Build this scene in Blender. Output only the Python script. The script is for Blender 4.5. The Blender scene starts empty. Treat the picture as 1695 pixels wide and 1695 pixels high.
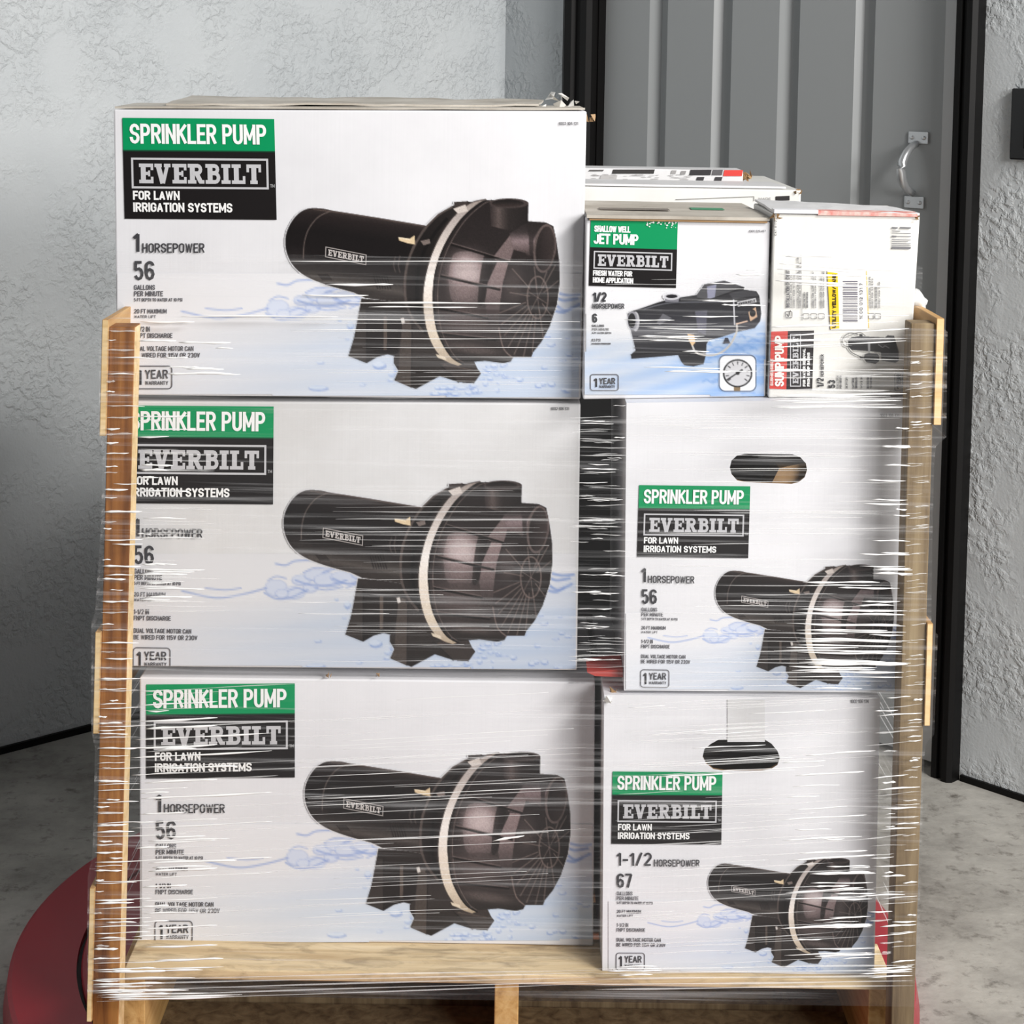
import bpy, bmesh, math, random
import numpy as np
from mathutils import Vector, Matrix
random.seed(7); rng = np.random.default_rng(7)
C = bpy.context.scene.collection
SC = bpy.context.scene

# ------------------------------------------------------------------ camera
RES = 1695.0
F, CX, CY = 3000.0, 847.5, 355.0          # focal length and principal point in pixels (the photo is a crop)
H = 1.31                                   # eye height
PITCH, ROLL = math.radians(4.3), math.radians(0.9)
FWD = Vector((0, math.cos(PITCH), -math.sin(PITCH)))
UP0 = Vector((0, math.sin(PITCH), math.cos(PITCH)))
R0 = Vector((1, 0, 0))
CR = R0*math.cos(ROLL) + UP0*math.sin(ROLL)
CU = UP0*math.cos(ROLL) - R0*math.sin(ROLL)
EYE = Vector((0, 0, H))
cd = bpy.data.cameras.new('camera'); cam = bpy.data.objects.new('camera', cd); C.objects.link(cam)
cam.matrix_world = Matrix(((CR.x, CU.x, -FWD.x, 0), (CR.y, CU.y, -FWD.y, 0), (CR.z, CU.z, -FWD.z, H), (0, 0, 0, 1)))
cd.sensor_width = 36; cd.lens = 36*F/RES; cd.shift_x = 0; cd.shift_y = -(RES/2-CY)/RES
cd.clip_start = .05; cd.clip_end = 60
SC.camera = cam

# ------------------------------------------------------------------ world, lights, exposure
wd = bpy.data.worlds.new('world'); SC.world = wd; wd.use_nodes = True
bg = wd.node_tree.nodes['Background']; bg.inputs[0].default_value = (.93, .96, 1, 1); bg.inputs[1].default_value = .1
def area(name, loc, target, sx, sy, watts, col):
    l = bpy.data.lights.new(name, 'AREA'); l.shape = 'RECTANGLE'; l.size = sx; l.size_y = sy; l.energy = watts; l.color = col
    o = bpy.data.objects.new(name, l); C.objects.link(o); o.location = loc
    o.rotation_euler = (Vector(target)-Vector(loc)).to_track_quat('-Z', 'Y').to_euler()
    return o
area('ceiling_and_fill_light', (2.5, .35, 3.2), (0, 2.7, .5), 1.6, .6, 134, (1, .975, .94))
area('ceiling_and_fill_light', (2.7, -1.5, 2.2), (0, 2.6, .4), 2.2, 1.1, 160, (1, .98, .96))  # fill light added below ceiling height to brighten the lower boxes
SC.view_settings.view_transform = 'Standard'; SC.view_settings.look = 'None'
SC.view_settings.exposure = .1; SC.view_settings.gamma = 1; SC.view_settings.use_curve_mapping = False

# ------------------------------------------------------------------ helpers
def ray(px, py):
    return FWD + CR*((px-CX)/F) - CU*((py-CY)/F)
def atY(px, py, Y):
    d = ray(px, py); return EYE + d*(Y/d.y)
def atZ(px, py, z):
    d = ray(px, py); return EYE + d*((z-H)/d.z)
def atP(px, py, p, n):
    d = ray(px, py); return EYE + d*((p-EYE).dot(n)/d.dot(n))
def lin(c):
    c = c/255.0; return c/12.92 if c <= .04045 else ((c+.055)/1.055)**2.4
def L3(c): return (lin(c[0]), lin(c[1]), lin(c[2]), 1)
def linA(a):
    a = np.clip(a, 0, 255)/255.0; return np.where(a <= .04045, a/12.92, ((a+.055)/1.055)**2.4)
BASE = {}
def thing(name, base, label, cat, group=None):
    o = bpy.data.objects.new(name, None); C.objects.link(o); o.location = base; o.empty_display_size = .05
    o['label'] = label; o['category'] = cat
    if group: o['group'] = group
    BASE[o] = Vector(base); return o
def tag(o, label, cat, group=None):
    o['label'] = label; o['category'] = cat
    if group: o['group'] = group
    return o
def link(name, me, mats, parent=None, base=None):
    o = bpy.data.objects.new(name, me); C.objects.link(o)
    for m in (mats if isinstance(mats, (list, tuple)) else [mats]): me.materials.append(m)
    b = BASE[parent] if parent else Vector(base if base else (0, 0, 0))
    me.transform(Matrix.Translation(-b))
    BASE[o] = b
    if parent: o.parent = parent
    else: o.location = b
    return o
def mesh(name, verts, faces, mats, parent=None, base=None, smooth=False, mi=None):
    me = bpy.data.meshes.new(name); me.from_pydata([tuple(v) for v in verts], [], faces)
    if mi: me.polygons.foreach_set('material_index', mi)
    if smooth: me.polygons.foreach_set('use_smooth', [True]*len(me.polygons))
    me.update(); return link(name, me, mats, parent, base)
def frombm(name, bm, mats, parent=None, base=None, smooth=False):
    bmesh.ops.recalc_face_normals(bm, faces=bm.faces)
    me = bpy.data.meshes.new(name); bm.to_mesh(me); bm.free()
    if smooth: me.polygons.foreach_set('use_smooth', [True]*len(me.polygons))
    return link(name, me, mats, parent, base)
def hexa(name, c8, mats, parent=None, base=None, bev=0, seg=2):
    """c8: four corners of one face in order, then the four opposite ones"""
    bm = bmesh.new(); v = [bm.verts.new(p) for p in c8]
    for f in ((0,1,2,3),(7,6,5,4),(0,4,5,1),(1,5,6,2),(2,6,7,3),(3,7,4,0)): bm.faces.new([v[i] for i in f])
    bmesh.ops.recalc_face_normals(bm, faces=bm.faces)
    if bev: bmesh.ops.bevel(bm, geom=list(bm.edges), offset=bev, segments=seg, affect='EDGES', profile=.5)
    return frombm(name, bm, mats, parent, base)
def box8(x0, x1, y0, y1, z0, z1):
    return [(x0,y0,z0),(x1,y0,z0),(x1,y0,z1),(x0,y0,z1),(x0,y1,z0),(x1,y1,z0),(x1,y1,z1),(x0,y1,z1)]
def tube(bm, pts, rad, seg=8, cap=True):
    pts = [Vector(p) for p in pts]; rings = []
    for i, p in enumerate(pts):
        t = (pts[min(i+1, len(pts)-1)]-pts[max(i-1, 0)]).normalized()
        a = t.cross(Vector((0, 0, 1))); 
        if a.length < .05: a = t.cross(Vector((0, 1, 0)))
        a.normalize(); b = a.cross(t).normalized()
        r = rad[i] if isinstance(rad, (list, tuple)) else rad
        rings.append([bm.verts.new(p + a*(r*math.cos(2*math.pi*k/seg)) + b*(r*math.sin(2*math.pi*k/seg))) for k in range(seg)])
    for i in range(len(rings)-1):
        for k in range(seg):
            bm.faces.new((rings[i][k], rings[i][(k+1) % seg], rings[i+1][(k+1) % seg], rings[i+1][k]))
    if cap: bm.faces.new(rings[0][::-1]); bm.faces.new(rings[-1])

# ------------------------------------------------------------------ materials
def mat(name):
    m = bpy.data.materials.new(name); m.use_nodes = True
    nt = m.node_tree; return m, nt, nt.nodes['Principled BSDF'], nt.nodes, nt.links
def plain(name, rgb, rough=.5, metal=0, spec=.5):
    m, nt, p, N, L = mat(name); p.inputs['Base Color'].default_value = L3(rgb)
    p.inputs['Roughness'].default_value = rough; p.inputs['Metallic'].default_value = metal; p.inputs['Specular IOR Level'].default_value = spec
    return m
def texco(N, L, scale=(1,1,1), rot=(0,0,0), kind='Position'):
    if kind == 'Position':
        g = N.new('ShaderNodeNewGeometry'); out = g.outputs['Position']
    else:
        g = N.new('ShaderNodeTexCoord'); out = g.outputs[kind]
    mp = N.new('ShaderNodeMapping'); mp.inputs['Scale'].default_value = scale; mp.inputs['Rotation'].default_value = rot
    L.new(out, mp.inputs[0]); return mp.outputs[0]
def noise(N, L, co, scale, detail=4, rough=.55, dist=0):
    n = N.new('ShaderNodeTexNoise'); n.inputs['Scale'].default_value = scale; n.inputs['Detail'].default_value = detail
    n.inputs['Roughness'].default_value = rough; n.inputs['Distortion'].default_value = dist
    L.new(co, n.inputs['Vector']); return n.outputs[0]
def ramp(N, L, f, stops):
    r = N.new('ShaderNodeValToRGB'); e = r.color_ramp.elements
    while len(e) < len(stops): e.new(.5)
    for i, (p, c) in enumerate(stops):
        e[i].position = p; e[i].color = c if len(c) == 4 else L3(c)
    L.new(f, r.inputs[0]); return r.outputs[0]
def bump(N, L, h, p, s, d=.01):
    b = N.new('ShaderNodeBump'); b.inputs['Strength'].default_value = s; b.inputs['Distance'].default_value = d
    L.new(h, b.inputs['Height']); L.new(b.outputs[0], p.inputs['Normal']); return b
W1, K1 = (1,1,1,1), (0,0,0,1)
def wallmat(name, c0, c1):
    m, nt, p, N, L = mat(name); co = texco(N, L)
    L.new(ramp(N, L, noise(N, L, co, 2.2, 5), [(.3, c0), (.7, c1)]), p.inputs['Base Color'])
    a = noise(N, L, co, 62, 4, .55, .25)
    pl = ramp(N, L, a, [(.42, K1), (.6, W1)])
    big = ramp(N, L, noise(N, L, co, 7, 2), [(.36, K1), (.56, W1)])
    mx = N.new('ShaderNodeMath'); mx.operation = 'MULTIPLY'; L.new(pl, mx.inputs[0]); L.new(big, mx.inputs[1])
    fine = noise(N, L, co, 190, 2)
    ad = N.new('ShaderNodeMath'); ad.operation = 'MULTIPLY_ADD'; L.new(fine, ad.inputs[0]); ad.inputs[1].default_value = .22; L.new(mx.outputs[0], ad.inputs[2])
    bump(N, L, ad.outputs[0], p, .7, .0036); p.inputs['Roughness'].default_value = .55; p.inputs['Specular IOR Level'].default_value = .35
    return m
M_wall = wallmat('stucco_paint', (186, 191, 194), (200, 204, 206))
def floormat():
    m, nt, p, N, L = mat('stained_concrete'); co = texco(N, L)
    a = ramp(N, L, noise(N, L, co, 5, 8, .68), [(.28, (104, 100, 95)), (.45, (150, 147, 141)), (.72, (184, 181, 174))])
    b = ramp(N, L, noise(N, L, co, 26, 6, .7), [(.3, (120, 112, 104)), (.46, (255, 255, 255))])
    mx = N.new('ShaderNodeMix'); mx.data_type = 'RGBA'; mx.blend_type = 'MULTIPLY'; mx.inputs[0].default_value = .75
    L.new(a, mx.inputs[6]); L.new(b, mx.inputs[7]); L.new(mx.outputs[2], p.inputs['Base Color'])
    bump(N, L, noise(N, L, co, 60, 5), p, .35, .004); p.inputs['Roughness'].default_value = .62
    return m
M_floor = floormat()
def wood(name, c0, c1, c2, axis=2, rough=.65):
    m, nt, p, N, L = mat(name); s = [38, 38, 38]; s[axis] = 2.2
    co = texco(N, L, s)
    L.new(ramp(N, L, noise(N, L, co, 1.3, 6, .62, .6), [(.3, c0), (.5, c1), (.72, c2)]), p.inputs['Base Color'])
    bump(N, L, noise(N, L, co, 3, 4), p, .3, .002); p.inputs['Roughness'].default_value = rough; p.inputs['Specular IOR Level'].default_value = .3
    return m
M_post = wood('brown_post_wood', (92, 50, 20), (144, 92, 44), (176, 124, 66))
M_postR = wood('grey_shaded_post_wood', (86, 70, 52), (124, 106, 80), (150, 132, 102))  # greyer copy of the post wood, darkened as if in shadow
M_end_lit = wood('pale_cut_and_lit_wood', (206, 172, 118), (226, 196, 146), (236, 212, 170), 0)
M_slat = wood('slat_wood', (150, 112, 66), (186, 146, 96), (206, 170, 120), 1)
M_deck = wood('deck_board_wood', (178, 150, 112), (214, 192, 154), (232, 214, 182), 0)
nt = M_deck.node_tree; p_ = nt.nodes['Principled BSDF']; old = p_.inputs['Base Color'].links[0].from_socket
mxn = nt.nodes.new('ShaderNodeMix'); mxn.data_type = 'RGBA'; mxn.blend_type = 'MULTIPLY'; mxn.inputs[0].default_value = .7
nt.links.new(old, mxn.inputs[6]); nt.links.new(ramp(nt.nodes, nt.links, noise(nt.nodes, nt.links, texco(nt.nodes, nt.links, (9, 30, 30)), 1.6, 6, .65, .8), [(.3, (150, 140, 128)), (.52, (255, 252, 246))]), mxn.inputs[7]); nt.links.new(mxn.outputs[2], p_.inputs['Base Color'])
M_string = wood('stringer_wood', (150, 112, 62), (190, 152, 96), (206, 174, 120), 1)
M_dark = plain('dark_interior', (14, 13, 14), .6)
M_red = plain('red_enamel', (158, 34, 48), .34)
M_seam = plain('seam_black', (22, 12, 14), .6)
M_black = plain('black_frame_paint', (9, 8, 8), .5, 0, .2)
M_door = plain('grey_door_paint', (158, 161, 162), .42)
M_chrome = plain('brushed_steel', (206, 208, 210), .3, .75)
M_plate = plain('black_plastic', (12, 12, 14), .25)
def carton(name, c0, c1, sc=3):
    m, nt, p, N, L = mat(name); co = texco(N, L)
    L.new(ramp(N, L, noise(N, L, co, sc, 6, .65), [(.3, c0), (.6, c1)]), p.inputs['Base Color'])
    cr = texco(N, L, (260, 260, 3)); bump(N, L, noise(N, L, cr, 1, 2), p, .05, .002)
    p.inputs['Roughness'].default_value = .5; p.inputs['Specular IOR Level'].default_value = .3
    return m
M_white = carton('white_carton', (217, 217, 221), (228, 228, 232))
M_dull = carton('scuffed_white_carton', (203, 202, 202), (219, 219, 221))
M_cream = carton('creamy_white_carton', (213, 212, 208), (226, 225, 221), 6)
M_grime = carton('grimy_flap_paper', (158, 150, 138), (196, 190, 180), 9)
M_kraft = carton('kraft_cardboard', (128, 98, 66), (164, 132, 94), 12)
M_gapshade = plain('gap_shade_block', (20, 19, 21), .45)
M_tape = carton('red_print_edge', (198, 84, 74), (226, 190, 182), 60)
def printmat():
    m, nt, p, N, L = mat('printed_ink'); a = N.new('ShaderNodeVertexColor'); a.layer_name = 'Col'
    L.new(a.outputs[0], p.inputs['Base Color']); p.inputs['Roughness'].default_value = .45; p.inputs['Specular IOR Level'].default_value = .22
    return m
M_ink = printmat()
def filmmat():
    m, nt, p, N, L = mat('stretch_film_plastic'); out = N['Material Output'] if 'Material Output' in N else N.new('ShaderNodeOutputMaterial')
    co = texco(N, L, (2.6, 2.6, 165), (0, math.radians(1.2), 0))
    s1 = ramp(N, L, noise(N, L, co, 1, 3, .6, .3), [(.52, (.02,.02,.02,1)), (.62, (.08,.08,.08,1)), (.74, (.28,.28,.28,1))])
    p.inputs['Base Color'].default_value = (.86, .86, .88, 1); p.inputs['Roughness'].default_value = .22; p.inputs['Specular IOR Level'].default_value = .6
    bump(N, L, noise(N, L, co, 1, 3, .6, .3), p, .5, .002)
    t = N.new('ShaderNodeBsdfTransparent'); mx = N.new('ShaderNodeMixShader')
    L.new(s1, mx.inputs[0]); L.new(t.outputs[0], mx.inputs[1]); L.new(p.outputs[0], mx.inputs[2]); L.new(mx.outputs[0], out.inputs[0])
    return m
M_film = filmmat()
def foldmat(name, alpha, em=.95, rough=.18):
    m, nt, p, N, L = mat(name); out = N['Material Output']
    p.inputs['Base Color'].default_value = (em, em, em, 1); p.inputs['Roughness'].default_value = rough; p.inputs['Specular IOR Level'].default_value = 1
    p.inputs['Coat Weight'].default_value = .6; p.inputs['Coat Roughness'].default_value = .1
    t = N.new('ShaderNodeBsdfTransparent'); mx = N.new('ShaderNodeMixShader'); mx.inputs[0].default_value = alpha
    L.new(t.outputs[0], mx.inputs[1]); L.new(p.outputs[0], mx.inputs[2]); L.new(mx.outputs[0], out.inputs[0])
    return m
M_foldA = foldmat('film_glint_white', .97, .98); M_foldB = foldmat('film_fold_faint', .27)  # glints on the clear film painted into the folds as near-opaque white

# ------------------------------------------------------------------ the setting
def struct(o): o['kind'] = 'structure'; return o
PL0 = atZ(0, 1247, 0); PL1 = atZ(155, 1207, 0); PR0 = atZ(1590, 1291, 0); PR1 = atZ(1695, 1326, 0)
def isect(a, b, c, d):
    r = b-a; s = d-c; t = ((c-a).x*s.y-(c-a).y*s.x)/(r.x*s.y-r.y*s.x); return a + r*t
CORN = isect(PL0, PL1, PR0, PR1); CORN.z = 0
eL = (PL0-CORN).normalized(); eR = (PR1-CORN).normalized(); Z = Vector((0,0,1))
nL = Vector((-eL.y, eL.x, 0)); nL = nL if nL.dot(EYE-CORN) > 0 else -nL
nR = Vector((-eR.y, eR.x, 0)); nR = nR if nR.dot(EYE-CORN) > 0 else -nR
mesh_floor = struct(mesh('floor', [(-4,-3,0),(5,-3,0),(5,6,0),(-4,6,0),(-4,-3,-.1),(5,-3,-.1),(5,6,-.1),(-4,6,-.1)], [(0,1,2,3),(7,6,5,4),(0,4,5,1),(1,5,6,2),(2,6,7,3),(3,7,4,0)], M_floor))
def slab(name, e, n, t0, t1, z0, z1, d0, d1, m, parent=None, bev=0):
    P = lambda t, d, z: CORN + e*t + n*d + Z*z
    return hexa(name, [P(t0,d1,z0),P(t1,d1,z0),P(t1,d1,z1),P(t0,d1,z1),P(t0,d0,z0),P(t1,d0,z0),P(t1,d0,z1),P(t0,d0,z1)], m, parent, None, bev)
WH = 3.4
def tw(px, py, d=0):      # position along the door wall of the pixel's point on it
    q = atP(px, py, CORN + nR*d, nR) - CORN; return q.dot(eR), q.z
tF0, tD0 = tw(945, 60)[0], tw(990, 60)[0]; tD1, tF1 = tw(1578, 60, .03)[0], tw(1631, 60)[0]
DT = 2.1
struct(slab('wall_left', eL, nL, -.12, 4.2, 0, WH, -.12, 0, M_wall))
wr = struct(slab('wall_right', eR, nR, 0, tD0, 0, WH, -.12, 0, M_wall))
struct(slab('wall_right_side', eR, nR, tD1+.01, 3.6, 0, WH, -.12, 0, M_wall))
struct(slab('wall_right_above_door', eR, nR, tD0, tD1+.01, DT, WH, -.12, 0, M_wall))
struct(slab('baseboard_left', eL, nL, .01, 4.2, 0, .013, 0, .008, M_black))
struct(slab('baseboard_right', eR, nR, tF1+.005, 3.6, 0, .012, 0, .006, M_black))
# door frame with ridges
def frame(name, t0, t1, inner):
    w = t1-t0; prof = [(0,0),(0,.02),(.1,.03),(.32,.03),(.38,.024),(.55,.024),(.6,.034),(.85,.034),(1,.026),(1,0)]
    if inner: prof = [(1-a, d) for a, d in prof][::-1]
    v = []; f = []
    for z in (0, DT+.07):
        for a, d in prof: v.append(CORN + eR*(t0+w*a) + nR*d + Z*z)
    n = len(prof)
    f = [(i, (i+1) % n, n+(i+1) % n, n+i) for i in range(n)] + [tuple(range(n))[::-1], tuple(range(n, 2*n))]
    return struct(mesh(name, v, f, M_black))
frame('trim_1', tF0, tD0, True); frame('trim_2', tD1, tF1, False)
struct(slab('trim_3', eR, nR, tD0, tD1, DT, DT+.07, 0, .03, M_black))
struct(slab('trim_4', eR, nR, tD0-.004, tD0+.0035, 0, DT, -.06, .002, M_black)); struct(slab('trim_5', eR, nR, tD1-.0035, tD1+.004, 0, DT, -.06, .002, M_black))
# door leaf
door = struct(thing('door_1', CORN + eR*((tD0+tD1)/2), 'grey steel door with vertical grooves in a black frame', 'door'))
tE = tw(1561, 60, -.012)[0]
g = []
for xs in ((1076, 1089, 1100, 1106), (1182, 1190, 1207, 1213), (1291, 1305, 1319, 1325), (1417, 1424, 1443, 1450)): g.append([tw(x, 2, -.02)[0] for x in xs])
prof = [(tD0+.004, -.02)]
for a, b, c_, d_ in g: prof += [(a, -.02), (b, -.036), (c_+.002, -.036), (d_, -.02)]
prof += [(tE, -.02), (tE+.004, -.012), (tD1-.006, -.012), (tD1-.004, -.05), (tD0+.004, -.05)]
v = []; n = len(prof)
for z in (.012, DT-.004):
    for t, d in prof: v.append(CORN + eR*t + nR*d + Z*z)
mesh('door_leaf', v, [(i, (i+1) % n, n+(i+1) % n, n+i) for i in range(n)] + [tuple(range(n))[::-1], tuple(range(n, 2*n))], M_door, door)
slab('door_edge', eR, nR, tE+.006, tD1-.009, .012, DT-.004, -.0122, -.0095, plain('pale_door_edge_paint', (196, 198, 199), .4), door)
hd = -.018
def wp(px, py, d=hd):     # point on door leaf plane
    return atP(px, py, CORN + nR*hd, nR) + nR*(d-hd)
ha = bpy.data.objects.new('door_handle', None); C.objects.link(ha); ha.parent = door; BASE[ha] = BASE[door]
def plate(c, w, h):
    q = wp(*c); P = lambda s, d, z: q + eR*s + nR*d + Z*z
    hexa('handle_plate', [P(-w,.003,-h),P(w,.003,-h),P(w,.003,h),P(-w,.003,h),P(-w,0,-h),P(w,0,-h),P(w,0,h),P(-w,0,h)], M_chrome, ha, None, .001)
    for s in (-.6, .6):
        bm = bmesh.new(); a = q + eR*(s*w) + nR*.003
        tube(bm, [a, a+nR*.0025, a+nR*.0035], [.004, .0038, .002], 10); frombm('screw', bm, M_chrome, ha)
plate((1521, 228), .022, .0115); plate((1514, 335), .022, .0115)
bm = bmesh.new(); top = wp(1518, 238); bot = wp(1512, 320); pts = []; rr = []
for i in range(17):
    s = i/16; bow = .047*min(1, math.sin(math.pi*s)**.55) if 0 < s < 1 else .003
    pts.append(top.lerp(bot, s) + nR*bow); rr.append(.0068 + .002*math.sin(math.pi*s))
tube(bm, pts, rr, 10); frombm('grip', bm, M_chrome, ha, None, True)
# black keypad at the right edge
t0, zt = tw(1681, 146); _, zb = tw(1681, 264)
kp = thing('wall_switch', CORN + eR*(t0+.05) + Z*zb, 'small black plate on the textured wall right of the door', 'switch')
slab('cover_plate', eR, nR, t0, t0+.105, zb, zt, 0, .014, M_plate, kp, .003)
slab('rocker', eR, nR, t0+.03, t0+.075, zb+.02, zt-.03, .014, .019, M_black, kp, .002)

# ------------------------------------------------------------------ turntable
YP = 2.20                                       # front of the pallet
ZD = atY(847, 1613, YP).z                       # deck top
PH = .142                                       # pallet height
ZT = ZD-PH                                      # turntable top
TC = Vector((-.0533, 2.605, 0)); TR = .661
tt = thing('wrapper_turntable', (TC.x, TC.y, 0), 'round red steel turntable on the concrete floor under the pallet', 'turntable')
def lathe(name, prof, m, parent, c, seg=160):
    v = []; f = []; n = len(prof)
    for k in range(seg):
        a = 2*math.pi*k/seg
        for r, z in prof: v.append((c.x+r*math.cos(a), c.y+r*math.sin(a), z))
    for k in range(seg):
        k2 = (k+1) % seg
        for i in range(n-1): f.append((k*n+i, k2*n+i, k2*n+i+1, k*n+i+1))
    o = mesh(name, v, f, m, parent, smooth=False); return o
RI = TR*.842
lathe('base_plate', [(RI+.0045, 0), (TR, 0), (TR, .004), (TR-.006, ZT-.006), (TR-.012, ZT-.002), (RI+.0045, ZT-.002), (RI+.0045, 0)], M_red, tt, TC)
lathe('seam_ring', [(RI-.004, ZT-.016), (RI+.006, ZT-.016), (RI+.006, ZT-.012), (RI-.004, ZT-.012), (RI-.004, ZT-.016)], M_seam, tt, TC)
lathe('rotating_disc', [(.0005, .012), (RI-.002, .012), (RI-.002, ZT-.003), (RI-.004, ZT), (.0005, ZT)], M_red, tt, TC)

# ------------------------------------------------------------------ pallet with side walls
PD = .80
pal = thing('wooden_pallet', (0, YP+PD/2, ZT), 'wooden pallet with slatted side walls carrying the wrapped boxes', 'pallet')
# deck boards run left-right
dl, dr = atY(206, 1606, YP).x, atY(1478, 1620, YP).x
bt = .013
for i, (y0, w) in enumerate(((0, .098), (.115, .09), (.23, .09), (.345, .09), (.46, .09), (.575, .09), (.70, .098))):
    hexa('deck_board', box8(dl+.004*(i % 2), dr, YP+y0, YP+y0+w, ZD-bt, ZD), M_deck, pal, None, .0015)
for xa, xb in ((193, 240), (818, 858), (1437, 1476)):
    a = atY(xa, 1680, YP+.004).x; b = atY(xb, 1680, YP+.004).x
    hexa('stringer', box8(a, b, YP+.004, YP+PD-.004, ZT+bt, ZD-bt), M_string, pal, None, .0015)
for y0, w in ((.03, .135), (.18, .13), (.40, .1), (.66, .12)):
    hexa('bottom_board', box8(dl+.02, dr-.01, YP+y0, YP+y0+w, ZT+.0005, ZT+bt), M_postR, pal, None, .001)
zpt = atY(200, 536, YP-.02).z
def side(name, tx0, tx1, bx0, bx1, yt, slats, mp, sgn):
    s = bpy.data.objects.new(name, None); C.objects.link(s); s.parent = pal; BASE[s] = BASE[pal]
    ztop = atY((tx0+tx1)/2, yt, YP-.02).z; zb = ZT+.001
    Yf = YP-.045; pw = .034
    for k, yy in enumerate((Yf, YP+PD-pw)):
        a, b = atY(tx0, yt, Yf), atY(tx1, yt, Yf); c_, d_ = atY(bx0, 1690, Yf), atY(bx1, 1690, Yf)
        f = (a.z-zb)/(a.z-c_.z); cx0 = a.x+(c_.x-a.x)*f; cx1 = b.x+(d_.x-b.x)*f
        P = lambda x, y, z: (x, y, z)
        pm = [mp, M_end_lit] if sgn < 0 else mp
        o = hexa('post', [P(cx0,yy,zb),P(cx1,yy,zb),P(b.x,yy,ztop),P(a.x,yy,ztop),P(cx0,yy+pw,zb),P(cx1,yy+pw,zb),P(b.x,yy+pw,ztop),P(a.x,yy+pw,ztop)], pm, s, None, .001, 1)
        if sgn < 0:
            for q in o.data.polygons:
                if q.normal.x > .9: q.material_index = 1  # left post's inner face painted pale, as if lit
    for (ya, yb, xa, xb) in slats:
        p0, p1 = atY(xa, ya, Yf-.004), atY(xb, ya, Yf-.004); q0 = atY(xa, yb, Yf-.004)
        xo = (p0.x if sgn < 0 else p1.x); th = abs(p1.x-p0.x)
        zt_, zb_ = p0.z, max(q0.z, ZT+.002)
        # inner face of the slat touches the post's outer face at this height
        fz = lambda z: (a.x+(c_.x-a.x)*((a.z-z)/(a.z-c_.z))) if sgn < 0 else (b.x+(d_.x-b.x)*((b.z-z)/(b.z-d_.z)))
        xi_t, xi_b = fz(zt_), fz(zb_)
        e = [(xi_b, Yf-.004, zb_), (xi_b+sgn*th, Yf-.004, zb_), (xi_t+sgn*th, Yf-.004, zt_), (xi_t, Yf-.004, zt_)]
        o = hexa('slat', e+[(x, YP+PD+.004 if ya < 1400 else Yf+.085, z) for x, y, z in e], [M_slat, M_end_lit], s, None, .0008, 1)
        for q in o.data.polygons:
            if q.normal.y < -.9: q.material_index = 1
    return ztop
side('left_wall', 181, 223, 153, 196, 536, [(529, 722, 169, 180), (1046, 1215, 156, 166), (1470, 1692, 149, 158)], M_post, -1)
side('right_wall', 1508, 1549, 1475, 1513, 531, [(527, 704, 1550, 1563), (1032, 1202, 1540, 1550)], M_postR, 1)

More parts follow.
